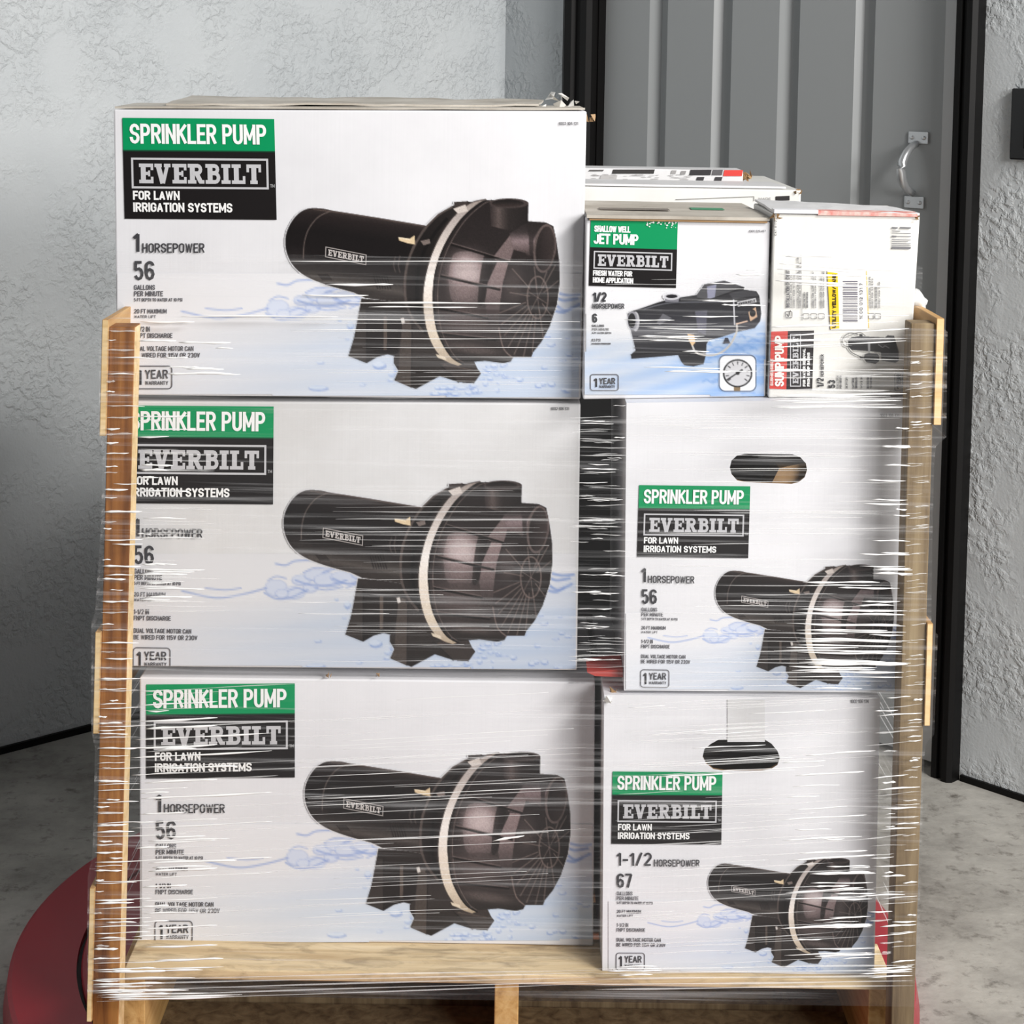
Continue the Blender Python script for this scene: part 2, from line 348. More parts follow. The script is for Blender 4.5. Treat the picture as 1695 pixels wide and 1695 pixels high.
# ------------------------------------------------------------------ stroke lettering
def arc(cx, cy, rx, ry, a0, a1, n=8):
    return [(cx+rx*math.cos(math.radians(a0+(a1-a0)*i/n)), cy+ry*math.sin(math.radians(a0+(a1-a0)*i/n))) for i in range(n+1)]
OO = arc(.5,.74,.5,.26,0,180) + arc(.5,.26,.5,.26,180,360); OO = OO + [OO[0]]
GL = {
 'A': (1.05, [[(0,0),(.5,1),(1,0)], [(.17,.27),(.83,.27)]]), 'B': (1, [[(0,.5),(0,1)]+arc(.62,.765,.33,.235,90,-90)+[(0,.53)], [(0,.53)]+arc(.62,.265,.38,.265,90,-90)+[(0,0),(0,.53)]]),
 'C': (1, [[(1,.66)]+arc(.5,.74,.5,.26,0,180)+arc(.5,.26,.5,.26,180,360)+[(1,.34)]]), 'D': (1, [[(0,0),(0,1)]+arc(.5,.72,.5,.28,90,0)+arc(.5,.28,.5,.28,0,-90)+[(0,0)]]),
 'E': (.85, [[(1,1),(0,1),(0,0),(1,0)], [(0,.52),(.85,.52)]]), 'F': (.82, [[(1,1),(0,1),(0,0)], [(0,.5),(.85,.5)]]),
 'G': (1, [[(1,.68)]+arc(.5,.74,.5,.26,0,180)+arc(.5,.26,.5,.26,180,360)+[(1,.48),(.55,.48)]]), 'H': (1, [[(0,0),(0,1)], [(1,0),(1,1)], [(0,.52),(1,.52)]]),
 'I': (0, [[(0,0),(0,1)]]), 'J': (.85, [[(1,1)]+arc(.5,.26,.5,.26,0,-180)]), 'K': (1.02, [[(0,0),(0,1)], [(1,1),(0,.42)], [(.32,.6),(1,0)]]), 'L': (.8, [[(0,1),(0,0),(1,0)]]),
 'M': (1.3, [[(0,0),(0,1),(.5,.2),(1,1),(1,0)]]), 'N': (1.05, [[(0,0),(0,1),(1,0),(1,1)]]), 'O': (1, [OO]),
 'P': (1, [[(0,0),(0,1)]+arc(.55,.73,.45,.27,90,-90)+[(0,.46)]]), 'Q': (1, [OO, [(.6,.2),(1,-.05)]]),
 'R': (1, [[(0,0),(0,1)]+arc(.55,.745,.45,.255,90,-90)+[(0,.49)], [(.5,.49),(1,0)]]),
 'S': (1, [[(1,.72)]+arc(.5,.755,.5,.245,0,250)+arc(.5,.25,.5,.25,70,-180)+[(0,.3)]]), 'T': (.95, [[(0,1),(1,1)], [(.5,1),(.5,0)]]),
 'U': (1, [[(0,1)]+arc(.5,.26,.5,.26,180,360)+[(1,1)]]), 'V': (1.05, [[(0,1),(.5,0),(1,1)]]), 'W': (1.5, [[(0,1),(.25,0),(.5,.95),(.75,0),(1,1)]]),
 'X': (1, [[(0,0),(1,1)], [(0,1),(1,0)]]), 'Y': (1, [[(0,1),(.5,.45),(1,1)], [(.5,.45),(.5,0)]]), 'Z': (.95, [[(0,1),(1,1),(0,0),(1,0)]]),
 '0': (1, [OO]), '1': (.42, [[(0,.8),(1,1),(1,0)]]), '2': (.95, [arc(.5,.72,.5,.28,170,-30)+[(0,0),(1,0)]]), '3': (.95, [arc(.5,.75,.48,.25,160,-80), arc(.5,.26,.5,.26,80,-160)]),
 '4': (1, [[(.75,0),(.75,1),(0,.28),(1,.28)]]), '5': (.95, [[(.92,1),(.08,1),(.04,.55)]+arc(.5,.31,.5,.31,120,-160)]),
 '6': (.95, [[(.98,.8)]+arc(.5,.74,.5,.26,20,180)+arc(.5,.29,.5,.29,180,540)]), '7': (.9, [[(0,1),(1,1),(.35,0)]]),
 '8': (.95, [arc(.5,.76,.46,.24,0,360), arc(.5,.26,.5,.26,0,360)]), '9': (.95, [arc(.5,.71,.5,.29,0,360)+arc(.5,.26,.5,.26,0,-160)]),
 '-': (.55, [[(0,.42),(1,.42)]]), '/': (.75, [[(0,-.02),(1,1.02)]]), '.': (0, [[(0,0),(0,.1)]]), '_': (.9, [[(0,0),(1,0)]]),
}
def ribbon(pts, t, cap=False):
    """quads for a stroke of width t: mitred joints, sharp turns split into overlapping strokes"""
    P = [Vector((x, y)) for x, y in pts]; Q = [P[0]]
    for p in P[1:]:
        if (p-Q[-1]).length > 1e-4: Q.append(p)
    if cap and len(Q) > 1 and (Q[0]-Q[-1]).length > 1e-3:
        for a, b in ((0, 1), (-1, -2)):
            d = Q[a]-Q[b]
            if d.length > 1e-6:
                d = d.normalized(); Q[a] = Q[a]+d*t*(.5 if max(abs(d.x), abs(d.y)) > .97 else .34)
    runs = [[Q[0]]]; out = []
    for i in range(1, len(Q)):
        runs[-1].append(Q[i])
        if i < len(Q)-1 and (Q[i]-Q[i-1]).angle(Q[i+1]-Q[i]) > 1.75:
            d = (Q[i]-Q[i-1]).normalized(); runs[-1][-1] = Q[i]+d*t*.12; d = (Q[i]-Q[i+1]).normalized(); runs.append([Q[i]+d*t*.12])
    for P in runs:
        if len(P) < 2: continue
        closed = (P[0]-P[-1]).length < 1e-3 and len(P) > 3; nn = []
        for i in range(len(P)):
            d0 = (P[i]-P[i-1]) if i > 0 else ((P[-1]-P[-2]) if closed else P[1]-P[0])
            d1 = (P[i+1]-P[i]) if i < len(P)-1 else ((P[1]-P[0]) if closed else P[-1]-P[-2])
            d0 = d0.normalized(); d1 = d1.normalized(); n1 = Vector((-d1.y, d1.x)); m = Vector((-d0.y, d0.x))+n1
            if m.length < .2: m = n1.copy()
            m.normalize(); nn.append(m*(t/2/max(.6, m.dot(n1))))
        out += [[P[i]+nn[i], P[i+1]+nn[i+1], P[i+1]-nn[i+1], P[i]-nn[i]] for i in range(len(P)-1)]
    return out
def text_polys(s, x0, x1, yt, yb, t, sp=None):
    """polygons (y down) of a line of capitals fitted into x0..x1, yt..yb with stroke t"""
    h = (yb-yt)-t
    if sp is None: sp = .30
    adv = []; x = 0; words = []
    for ch in s:
        if ch == ' ': x += .75; continue
        w, st = GL[ch]; words.append((x, w, st, ch)); x += w + (1.0 if False else 0) + sp*1.9
    tot = x - sp*1.9
    u = (x1-x0-t)/max(tot, .01); out = []
    for xx, w, st, ch_ in words:
        for pl in st:
            P = [(x0+t/2+(xx+px*w)*u, yb-t/2-py*h) for px, py in pl]
            if len(pl) > 3 and w in (1.3, 1.05, 1.5): # N, M, W: thinner diagonals
                for a, b in zip(P, P[1:]): out += ribbon([a, b], t if abs(a[0]-b[0]) < .01 else t*.78, True)
            else: out += ribbon(P, t, ch_ not in 'CGSJ235689')
    return out
SLAB = {
 'E': (8, [([(2.5,0),(2.5,10)],2.7), ([(.2,9.1),(8,9.1)],1.8), ([(.2,.9),(8,.9)],1.8), ([(2,5),(6,5)],1.6), ([(7.3,6.7),(7.3,10)],1.4), ([(7.3,0),(7.3,3.3)],1.4), ([(5.7,3.5),(5.7,6.5)],1.1)]),
 'V': (8.8, [([(0,9.1),(4,9.1)],1.8), ([(5.2,9.1),(8.8,9.1)],1.8), ([(1.9,9.4),(4.4,0)],2.7), ([(7.1,9.4),(4.6,0)],1.9)]),
 'R': (9, [([(2.5,0),(2.5,10)],2.7), ([(0,.9),(4.6,.9)],1.8), ([(0,9.1),(5.4,9.1)]+arc(5.4,7.2,1.6,1.9,90,-90,6)+[(2.5,5.3)],1.9), ([(4.8,5.2),(7,.9)],2.4), ([(6.2,.9),(9,.9)],1.8)]),
 'B': (8, [([(2.5,0),(2.5,10)],2.7), ([(0,9.1),(5,9.1)]+arc(5,7.3,1.6,1.8,90,-90,6)+[(2.5,5.5)],1.9), ([(0,.9),(5.2,.9)]+arc(5.2,3.1,1.9,2.2,-90,90,6)+[(2.5,5.3)],1.9)]),
 'I': (5, [([(2.5,0),(2.5,10)],2.7), ([(0,9.1),(5,9.1)],1.8), ([(0,.9),(5,.9)],1.8)]),
 'L': (7.4, [([(2.5,0),(2.5,10)],2.7), ([(0,9.1),(5,9.1)],1.8), ([(0,.9),(7.4,.9)],1.8), ([(6.7,0),(6.7,4)],1.4)]),
 'T': (8, [([(4,0),(4,10)],2.7), ([(0,9.1),(8,9.1)],1.8), ([(.7,6),(.7,10)],1.4), ([(7.3,6),(7.3,10)],1.4), ([(2,.9),(6,.9)],1.8)]),
}
def slab_polys(s, x0, x1, yt, yb, gap=.7):
    tot = sum(SLAB[c][0] for c in s)+gap*(len(s)-1); u = (x1-x0)/tot; k = (yb-yt)/10; x = 0; out = []
    for c in s:
        w, st = SLAB[c]
        for pl, t in st:
            q = ribbon(pl, t)
            for quad in q: out.append([Vector((x0+(x+p.x)*u, yb-p.y*k)) for p in quad])
        x += w+gap
    return out
def frame_polys(x0, y0, x1, y1, t, r=0):
    if r: p = []
    if r:
        p = arc(x1-r,y0+r,r,r,-90,0,4)+arc(x1-r,y1-r,r,r,0,90,4)+arc(x0+r,y1-r,r,r,90,180,4)+arc(x0+r,y0+r,r,r,180,270,4)
    else: p = [(x0,y0),(x1,y0),(x1,y1),(x0,y1)]
    return ribbon(p+[p[0]], t)
def rect(x0, y0, x1, y1): return [(x0,y0),(x1,y0),(x1,y1),(x0,y1)]

class Aff:
    """affine map fixed by three point pairs (origin, along x, along y)"""
    def __init__(s, src, dst):
        (a, b), (c, d), (e, f) = src; o, px, py = [np.array(q, float) for q in dst]
        A = np.array([[c-a, d-b], [e-a, f-b]]); B = np.array([px-o, py-o]); s.M = np.linalg.solve(A, B); s.o = o; s.s = np.array([a, b], float)
    def __call__(s, p): return (np.array([p[0], p[1]], float)-s.s) @ s.M + s.o
    def arr(s, X): return (X-s.s) @ s.M + s.o
def bbmap(x0, y0, x1, y1, X0, Y0, X1, Y1):
    return Aff([(x0,y0),(x1,y0),(x0,y1)], [(X0,Y0),(X1,Y0),(X0,Y1)])
IDM = Aff([(0,0),(1,0),(0,1)], [(0,0),(1,0),(0,1)])
def clip(poly, quad):
    out = [tuple(p) for p in poly]
    for i in range(4):
        ax, ay = quad[i]; bx, by = quad[(i+1) % 4]; inp = out; out = []
        if not inp: return []
        sd = lambda p: (bx-ax)*(p[1]-ay)-(by-ay)*(p[0]-ax)
        for j in range(len(inp)):
            p, q = inp[j], inp[(j+1) % len(inp)]; a, b = sd(p), sd(q)
            if a >= 0: out.append(p)
            if (a >= 0) != (b >= 0):
                t = a/(a-b); out.append((p[0]+(q[0]-p[0])*t, p[1]+(q[1]-p[1])*t))
    return out
class Print:
    """flat ink polygons lying on a carton's front face (the plane at depth Y)"""
    def __init__(s, Y, quad, lift=0): s.Y = Y; s.quad = quad; s.v = []; s.f = []; s.c = []; s.lift = lift
    def add(s, polys, col, m=IDM, layer=0):
        c = L3(col)
        for P in polys:
            q = clip([tuple(m(p)) for p in P], s.quad)
            if len(q) < 3: continue
            i = len(s.v); y = s.Y-.0005-(layer+s.lift)*.0003-(len(s.f) % 14)*.000018
            for p in q: s.v.append(atY(p[0], p[1], y)); s.c.append(c)
            s.f.append(tuple(range(i, i+len(q))))
        return s
    def build(s, name, parent):
        o = mesh(name, s.v, s.f, M_ink, parent)
        a = o.data.color_attributes.new('Col', 'FLOAT_COLOR', 'POINT'); a.data.foreach_set('color', np.array(s.c, np.float32).ravel()); return o

# ------------------------------------------------------------------ painted pictures as fine coloured grids
def smooth_pts(pts, n=6, closed=True):
    P = np.array(pts, float); N_ = len(P); out = []
    for i in range(N_ if closed else N_-1):
        g_ = lambda k: P[k % N_] if closed else P[min(max(k, 0), N_-1)]
        a, b, c_, d_ = g_(i-1), g_(i), g_(i+1), g_(i+2)
        for k in range(n):
            t = k/n; out.append(.5*((2*b)+(-a+c_)*t+(2*a-5*b+4*c_-d_)*t*t+(-a+3*b-3*c_+d_)*t**3))
    if not closed: out.append(P[-1])
    return np.array(out)
class Paint:
    def __init__(s, u0, v0, u1, v1, step):
        s.step = step; s.u = np.arange(u0, u1+step*.5, step); s.v = np.arange(v0, v1+step*.5, step)
        s.U, s.V = np.meshgrid(s.u, s.v); s.rgb = np.zeros(s.U.shape+(3,)); s.a = np.zeros(s.U.shape)
    def pip(s, P, U, V):
        ins = np.zeros(U.shape, bool); n = len(P)
        for i in range(n):
            x0, y0 = P[i]; x1, y1 = P[(i+1) % n]
            if y0 == y1: continue
            c_ = ((y0 > V) != (y1 > V)) & (U < (x1-x0)*(V-y0)/(y1-y0)+x0); ins ^= c_
        return ins
    def cover(s, P):
        P = np.array(P, float); m = np.zeros(s.U.shape)
        x0, x1 = P[:,0].min()-s.step*2, P[:,0].max()+s.step*2; y0, y1 = P[:,1].min()-s.step*2, P[:,1].max()+s.step*2
        i0, i1 = np.searchsorted(s.u, [x0, x1]); j0, j1 = np.searchsorted(s.v, [y0, y1])
        if i1 <= i0 or j1 <= j0: return m
        U, V = s.U[j0:j1, i0:i1], s.V[j0:j1, i0:i1]; acc = np.zeros(U.shape)
        for du in (-.33, 0, .33):
            for dv in (-.33, 0, .33): acc += s.pip(P, U+du*s.step, V+dv*s.step)
        m[j0:j1, i0:i1] = acc/9; return m
    def put(s, m, col):
        c_ = col(s.U, s.V) if callable(col) else np.array(col, float) if not np.isscalar(col) else np.array([col]*3, float)
        s.rgb = s.rgb*(1-m[..., None]) + c_*m[..., None]; s.a = np.maximum(s.a, 0); s.a = s.a+(1-s.a)*m
    def poly(s, P, col, sm=False, k=1): s.put(s.cover(smooth_pts(P) if sm else P)*k, col)
    def ell(s, cx, cy, rx, ry, col, k=1, rot=0):
        t = np.linspace(0, 2*np.pi, 40, endpoint=False); x, y = rx*np.cos(t), ry*np.sin(t); r = math.radians(rot)
        s.poly(np.stack([cx+x*math.cos(r)-y*math.sin(r), cy+x*math.sin(r)+y*math.cos(r)], 1), col, False, k)
    def line(s, P, w, col, sm=False, k=1, clipm=None):
        P = smooth_pts(P, 6, False) if sm else np.array(P, float); d = np.full(s.U.shape, 1e9)
        for i in range(len(P)-1):
            a, b = P[i], P[i+1]; ab = b-a; l2 = max(1e-9, ab @ ab)
            t = np.clip(((s.U-a[0])*ab[0]+(s.V-a[1])*ab[1])/l2, 0, 1)
            d = np.minimum(d, np.hypot(s.U-a[0]-t*ab[0], s.V-a[1]-t*ab[1]))
        m = np.clip((w/2-d)/s.step+.5, 0, 1)*k
        if w < s.step: m *= w/s.step
        if clipm is not None: m = m*clipm
        s.put(m, col)
    def glow(s, cx, cy, rx, ry, col, k, rot=0, clipm=None):
        r = math.radians(rot); dx, dy = s.U-cx, s.V-cy; x = dx*math.cos(r)+dy*math.sin(r); y = -dx*math.sin(r)+dy*math.cos(r)
        m = np.exp(-((x/rx)**2+(y/ry)**2)**1.5)*k*s.a
        if clipm is not None: m = m*clipm
        s.rgb = s.rgb*(1-m[..., None])+np.array(col, float)*m[..., None]
    def build(s, name, parent, Y, quad, mp, bgf, lift=0, tint=None):
        """bgf(U,V)->rgb beneath the picture; mp maps picture units to photo pixels"""
        rgb = s.rgb/np.maximum(s.a, 1e-6)[..., None] if False else s.rgb
        if bgf is not None: rgb = rgb + bgf(s.U, s.V)*(1-s.a)[..., None]
        if tint is not None: rgb = rgb*(tint if name == 'water_picture' else (tint*(1-s.a)+s.a)[..., None])
        nv, nu = s.U.shape; px = mp.arr(np.stack([s.U.ravel(), s.V.ravel()], 1))
        inside = np.ones(len(px), bool)
        for i in range(4):
            ax, ay = quad[i]; bx, by = quad[(i+1) % 4]
            inside &= ((bx-ax)*(px[:,1]-ay)-(by-ay)*(px[:,0]-ax)) >= 0
        vis = (s.a.ravel() > .004)
        idx = np.arange(nu*nv).reshape(nv, nu)
        q = np.stack([idx[:-1,:-1], idx[1:,:-1], idx[1:,1:], idx[:-1,1:]], -1).reshape(-1, 4)
        q = q[vis[q].any(1) & inside[q].all(1)]
        used = np.unique(q); re = np.zeros(nu*nv, int); re[used] = np.arange(len(used)); q = re[q]
        y = Y-.0005-lift*.0003; px = px[used]
        d = np.array(FWD)[None]+np.array(CR)[None]*((px[:,:1]-CX)/F)-np.array(CU)[None]*((px[:,1:]-CY)/F)
        w = np.array(EYE)[None]+d*(y/d[:,1:2])
        me = bpy.data.meshes.new(name); me.from_pydata(w, [], q.tolist()); me.update()
        col = np.ones((len(used), 4), np.float32); col[:, :3] = linA(rgb.reshape(-1, 3)[used])
        a = me.color_attributes.new('Col', 'FLOAT_COLOR', 'POINT'); a.data.foreach_set('color', col.ravel())
        return link(name, me, M_ink, parent)

def vgrad(stops):      # colour by v
    v0 = [a for a, _ in stops]; 
    def f(U, V):
        return np.stack([np.interp(V, v0, [c[k] if not np.isscalar(c) else c for _, c in stops]) for k in range(3)], -1)
    return f
def ugrad(stops):
    v0 = [a for a, _ in stops]
    def f(U, V):
        return np.stack([np.interp(U, v0, [c[k] if not np.isscalar(c) else c for _, c in stops]) for k in range(3)], -1)
    return f

# water colour in the sprinkler picture's units (3.027 units per pixel of the top left box, origin 440,300)
def water_rgb(U, V):
    X = 440+U/3.027; Yy = 300+V/3.027
    d = np.clip((Yy-498-8*np.sin(X/60.0)-np.clip((560-X)*.16, 0, 60))/62, 0, 1)
    r = np.clip((X-215)/560, 0, 1)
    s_ = d*(.12+.88*r)
    base = np.array([236., 236., 240.]); deep = np.array([198., 213., 236.])
    gl_ = np.clip(1-np.abs(X-790)/260, 0, 1)*np.clip((Yy-600)/60, 0, 1)*.2
    st = (1-gl_*.3)*s_*.85 + .12*d*np.sin(Yy/5.0+X/90.0)*r
    st = st + np.clip((X-905)/60, 0, 1)*np.clip(1-np.abs(Yy-506)/22, 0, 1)*.55
    return base+(deep-base)*np.clip(st, 0, 1.4)[..., None]
def paint_water(step):
    p = Paint(-760, 400, 1590, 1100, step)
    fade = np.clip((p.U+700)/250, 0, 1)
    p.a = np.clip((p.V-470)/60, 0, 1)*1.0; p.rgb = water_rgb(p.U, p.V)*p.a[..., None]
    hi = (220, 227, 244); ln = (146, 168, 222); ln2 = (126, 154, 214)
    # surface swirl on the left
    for cx, cy, rx, ry in ((60,640,60,45),(190,600,52,30),(150,665,60,34),(270,575,70,32),(330,600,80,38),(420,585,85,36),(235,640,40,26),(520,570,80,34),(90,670,36,26)):
        p.ell(cx, cy, rx, ry, ln, .5); p.ell(cx, cy-3, rx-6, ry-6, hi, .9)
    for P in ([(-420,655),(-250,690),(-110,672),(10,640)], [(60,515),(110,522),(160,500),(260,498),(330,512)], [(0,665),(60,695),(130,690),(220,650)], [(160,600),(240,625),(330,625),(420,600)], [(300,560),(380,540),(470,560),(560,545)], [(350,590),(430,620),(500,600),(600,590)]):
        p.line(P, 9, ln, True, .75)
    for P in ([(20,600),(60,580),(110,590)], [(200,560),(260,535),(330,540),(380,520)], [(420,640),(480,620),(560,640),(640,610)], [(440,560),(500,540),(580,555),(650,530)], [(120,655),(170,640),(215,660)], [(-300,640),(-200,650),(-120,640)], [(260,640),(320,650),(400,635)]):
        p.line(P, 7, ln, True, .8)
    for P in ([(1440,575),(1490,600),(1560,590)], [(1450,620),(1500,650),(1570,620)], [(1450,560),(1520,575),(1580,570)], [(1445,650),(1490,660),(1530,640)]):
        p.line(P, 14, ln2, True, .7)
    r = random.Random(3)
    bub = [(425,730,16,20),(370,700,10,7),(410,795,12,5),(570,930,34,20),(275,915,20,7),(265,1045,50,14),(485,1025,18,7),(632,975,18,10),(625,1005,16,8),(650,950,8,14)]
    for cx in range(26): bub.append((r.uniform(1080,1570), r.uniform(760,1060), r.uniform(8,24), r.uniform(6,15)))
    for cx in range(16): bub.append((r.uniform(1080,1200), r.uniform(900,1060), r.uniform(8,20), r.uniform(6,15)))
    for cx in range(18): bub.append((r.uniform(850,1080), r.uniform(1030,1075), r.uniform(10,30), r.uniform(6,14)))
    for cx, cy, rx, ry in bub:
        p.ell(cx, cy, rx, ry, ln2, .62); p.ell(cx+r.uniform(-4,4), cy-ry*.38, rx*.86, ry*.72, (222,232,247), .9)
    return p
def paint_pump(step):
    p = Paint(80, 70, 1500, 1060, step); B = (36, 30, 30)
    # foot, rear
    p.poly([(478,590),(600,600),(720,620),(760,760),(760,880),(640,880),(610,872),(560,885),(505,917),(414,880),(438,800),(458,720),(470,640)], vgrad([(590,(52,46,44)),(700,(40,35,34)),(920,(34,29,29))]))
    p.poly([(470,640),(505,650),(505,912),(414,880),(440,800)], (60,54,52)); p.line([(505,650),(505,912)], 6, (28,24,24))
    p.poly([(590,680),(608,680),(606,850),(590,850)], (92,82,76)); 
    # foot, front
    p.poly([(640,885),(665,860),(690,700),(740,690),(870,780),(960,900),(1042,905),(1060,945),(1078,968),(1042,1018),(965,1012),(872,982),(752,1047),(643,1003),(664,955),(640,915)], vgrad([(690,(52,46,45)),(860,(58,52,50)),(1040,(38,33,32))]))
    p.poly([(685,700),(732,720),(728,1040),(645,1003),(664,955)], (78,70,66)); p.line([(733,720),(729,1038)], 5, (36,31,31))
    p.poly([(868,920),(1042,905),(1060,945),(1078,968),(1042,1018),(965,1012)], (62,55,53)); p.line([(868,920),(965,1012)], 6, (34,30,30)); p.line([(890,925),(1035,950)], 5, (90,80,76))
    # motor barrel
    mot = [(235,134),(290,137),(330,146),(560,182),(800,222),(800,610),(690,615),(600,600),(500,588),(440,560),(300,520),(200,478),(140,428),(108,370),(97,310),(104,255),(130,200),(165,160),(200,140)]
    mot = mot[:2]+[tuple(q) for q in smooth_pts(mot[9:]+mot[:3], 4, False)][::1] if False else mot[2:10]+[tuple(q) for q in smooth_pts(mot[9:]+mot[:3], 4, False)]
    p.poly(mot, lambda U, V: vgrad([(-20,(70,62,60)),(30,(40,33,33)),(110,(24,20,21)),(235,(28,23,24)),(300,(52,47,46)),(352,(84,78,75)),(378,(58,52,50))])(U, V-135-np.clip(U-235, 0, 600)*.16))
    mm = p.cover(mot)
    p.glow(150, 400, 70, 60, (58,52,52), .5); p.line([(240,140),(430,165),(790,225)], 7, (92,80,76), False, .8, mm)
    p.line([(322,150),(262,180),(215,240),(193,310),(188,390)], 5, (110,100,96), True, .9, mm); p.line([(188,390),(200,450),(230,490)], 4, (60,54,52), True, .8, mm)
    for i in range(6):
        p.line([(262+i*9,468),(285+i*9,496)], 4, (22,18,18), False, .8, mm); p.line([(540+i*13,470),(560+i*13,540)], 6, (26,22,22), False, .8, mm)
    # rear adapter flange
    fl = [(935,122),(1010,100),(1060,110),(960,400),(900,760),(850,800),(780,760),(725,690),(695,610),(686,520),(700,420),(735,325),(790,235),(860,165)]
    p.poly(fl, ugrad([(690,(44,38,37)),(760,(28,24,24)),(900,(38,33,32))]))
    p.line([(930,128),(860,170),(795,240),(742,328),(708,420),(696,520),(704,615),(735,690),(785,755)], 14, (104,94,90), True, .75, p.cover(fl))
    p.line([(905,190),(840,270),(790,360),(765,450),(757,550),(765,640),(800,720)], 16, (18,15,16), True, .9); p.line([(650,380),(640,420),(650,455)], 5, (110,100,96), True, .7); p.line([(672,375),(664,420),(672,458)], 5, (110,100,96), True, .7)
    p.poly([(942,103),(1012,99),(1010,128),(945,140)], (66,58,56))
    p.poly([(775,300),(820,290),(825,312),(790,322)], (120,110,106)); p.poly([(664,281),(720,289),(745,272),(748,318),(712,312),(668,298)], (214,192,158)); p.line([(668,284),(720,292)], 5, (240,226,200))
    p.poly([(675,690),(692,686),(698,712),(682,720)], (206,200,196)); p.poly([(700,690),(725,700),(718,720),(700,712)], (96,88,84))
    # volute housing
    ho = [(1060,108),(1130,92),(1315,120),(1312,200),(1400,206),(1440,225),(1456,300),(1470,400),(1473,500),(1458,620),(1422,730),(1380,810),(1338,862),(1330,885),(1240,885),(1228,908),(1190,917),(1100,905),(980,915),(900,850),(850,745),(832,640),(832,540),(850,420),(895,295),(970,180)]
    p.poly(ho, lambda U, V: vgrad([(90,(38,32,32)),(300,(44,38,38)),(520,(52,46,46)),(720,(66,58,57)),(860,(52,46,45)),(920,(40,35,34))])(U, V))
    hm = p.cover(ho); R_ = rng.normal(0, 1, p.U.shape)
    p.poly([(945,365),(1010,352),(1095,372),(1100,430),(1068,600),(1000,610),(935,605),(915,500),(925,420)], (96,86,86), True, .8)
    p.glow(1005, 455, 95, 95, (192,176,176), .95, 0, hm); p.glow(995, 560, 70, 60, (128,114,114), .75, 0, hm); p.glow(1000, 690, 120, 90, (96,85,84), .7, 0, hm); p.glow(1040, 845, 130, 26, (104,94,92), .7, 8, hm)
    p.poly([(1092,380),(1140,395),(1095,600),(1062,600)], (38,33,33), True, .75)
    p.poly([(1160,404),(1222,410),(1190,500),(1176,600),(1168,700),(1115,720),(1098,610),(1112,510)], vgrad([(400,(150,134,134)),(560,(126,112,112)),(720,(58,51,51))]), False, .9)
    p.poly([(1140,375),(1222,268),(1246,330),(1220,412),(1150,395)], (116,103,103)); p.line([(1140,375),(1222,268)], 6, (40,34,34))
    # front cover with ribs
    co = [(1215,410),(1300,380),(1440,380),(1472,500),(1458,620),(1422,730),(1380,810),(1338,862),(1330,885),(1235,886),(1190,840),(1168,740),(1172,640),(1186,520)]
    p.poly(co, ugrad([(1170,(58,51,51)),(1300,(48,42,42)),(1470,(40,35,34))])); cm = p.cover(co)
    p.glow(1240, 520, 50, 90, (84,75,74), .7, 0, cm)
    ce = (1362,585)
    for q in ((1160,668),(1180,720),(1196,775),(1212,838),(1245,872),(1290,885),(1335,860),(1390,790),(1440,690),(1466,500),(1452,420),(1420,420),(1345,430),(1235,440),(1225,560)):
        p.line([(ce[0]+(q[0]-ce[0])*.3, ce[1]+(q[1]-ce[1])*.3), q], 6, (118,106,102), False, .75, cm)
    t = np.linspace(0, 2*np.pi, 40); p.line(np.stack([ce[0]+52*np.cos(t), ce[1]+106*np.sin(t)], 1), 8, (116,104,100), False, .85)
    for q in range(6):
        a = q*math.pi/3+.3; p.line([ce, (ce[0]+50*math.cos(a), ce[1]+104*math.sin(a))], 5, (110,98,95), False, .75)
    p.line([(1168,740),(1190,840),(1235,888)], 7, (126,112,108), True, .8)
    # rib lines on the dome
    for a, b in (((930,318),(1218,405)),((880,478),(1170,545)),((865,640),(1110,690)),((880,770),(1150,800))):
        p.line([a, b], 12, (24,20,20), False, .85); p.line([(a[0],a[1]-8), (b[0],b[1]-8)], 5, (120,108,106), False, .7)
    # clamp ring
    cl_o = [(1105,90),(1030,108),(955,165),(890,250),(840,350),(808,450),(790,560),(792,660),(812,765),(850,850),(905,908),(960,930)]
    cl_i = [(985,922),(930,888),(885,822),(853,742),(838,640),(836,550),(848,450),(880,350),(930,255),(990,175),(1070,108),(1110,97)]
    ring = list(smooth_pts(cl_o, 6, False))+list(smooth_pts(cl_i, 6, False))
    p.poly(ring, lambda U, V: vgrad([(90,(150,140,135)),(200,(172,162,158)),(330,(206,196,190)),(480,(238,232,228)),(640,(226,214,202)),(800,(214,200,182)),(930,(168,152,134))])(U, V))
    p.line([(x-4, y) for x, y in cl_o], 6, (70,62,60), True, .8); p.line([(x+5, y) for x, y in cl_i], 8, (26,22,22), True, .9)
    p.line([(x+26, y+2) for x, y in cl_i], 4, (122,110,106), True, .8, hm)
    p.poly([(938,138),(1000,116),(1012,150),(962,162)], (200,190,184)); p.poly([(852,870),(900,885),(905,905),(860,888)], (214,200,180))
    # top port
    p.poly([(1122,112),(1315,112),(1313,225),(1240,250),(1190,240),(1128,225)], ugrad([(1122,(50,43,43)),(1165,(92,82,80)),(1215,(48,42,41)),(1312,(34,29,29))]))
    p.ell(1218, 110, 98, 25, (70,61,60)); p.ell(1212, 110, 80, 18, vgrad([(92,(22,18,18)),(128,(64,54,52))]))
    # side port
    p.poly([(1222,262),(1300,212),(1400,206),(1440,226),(1456,300),(1455,380),(1420,455),(1360,445),(1300,360),(1244,345)], vgrad([(205,(40,34,34)),(255,(60,53,53)),(300,(132,118,120)),(345,(100,88,88)),(380,(46,40,40))]))
    p.poly([(1300,212),(1400,206),(1430,222),(1360,250),(1340,300),(1345,400),(1320,360),(1318,280)], (44,38,38), False, .7)
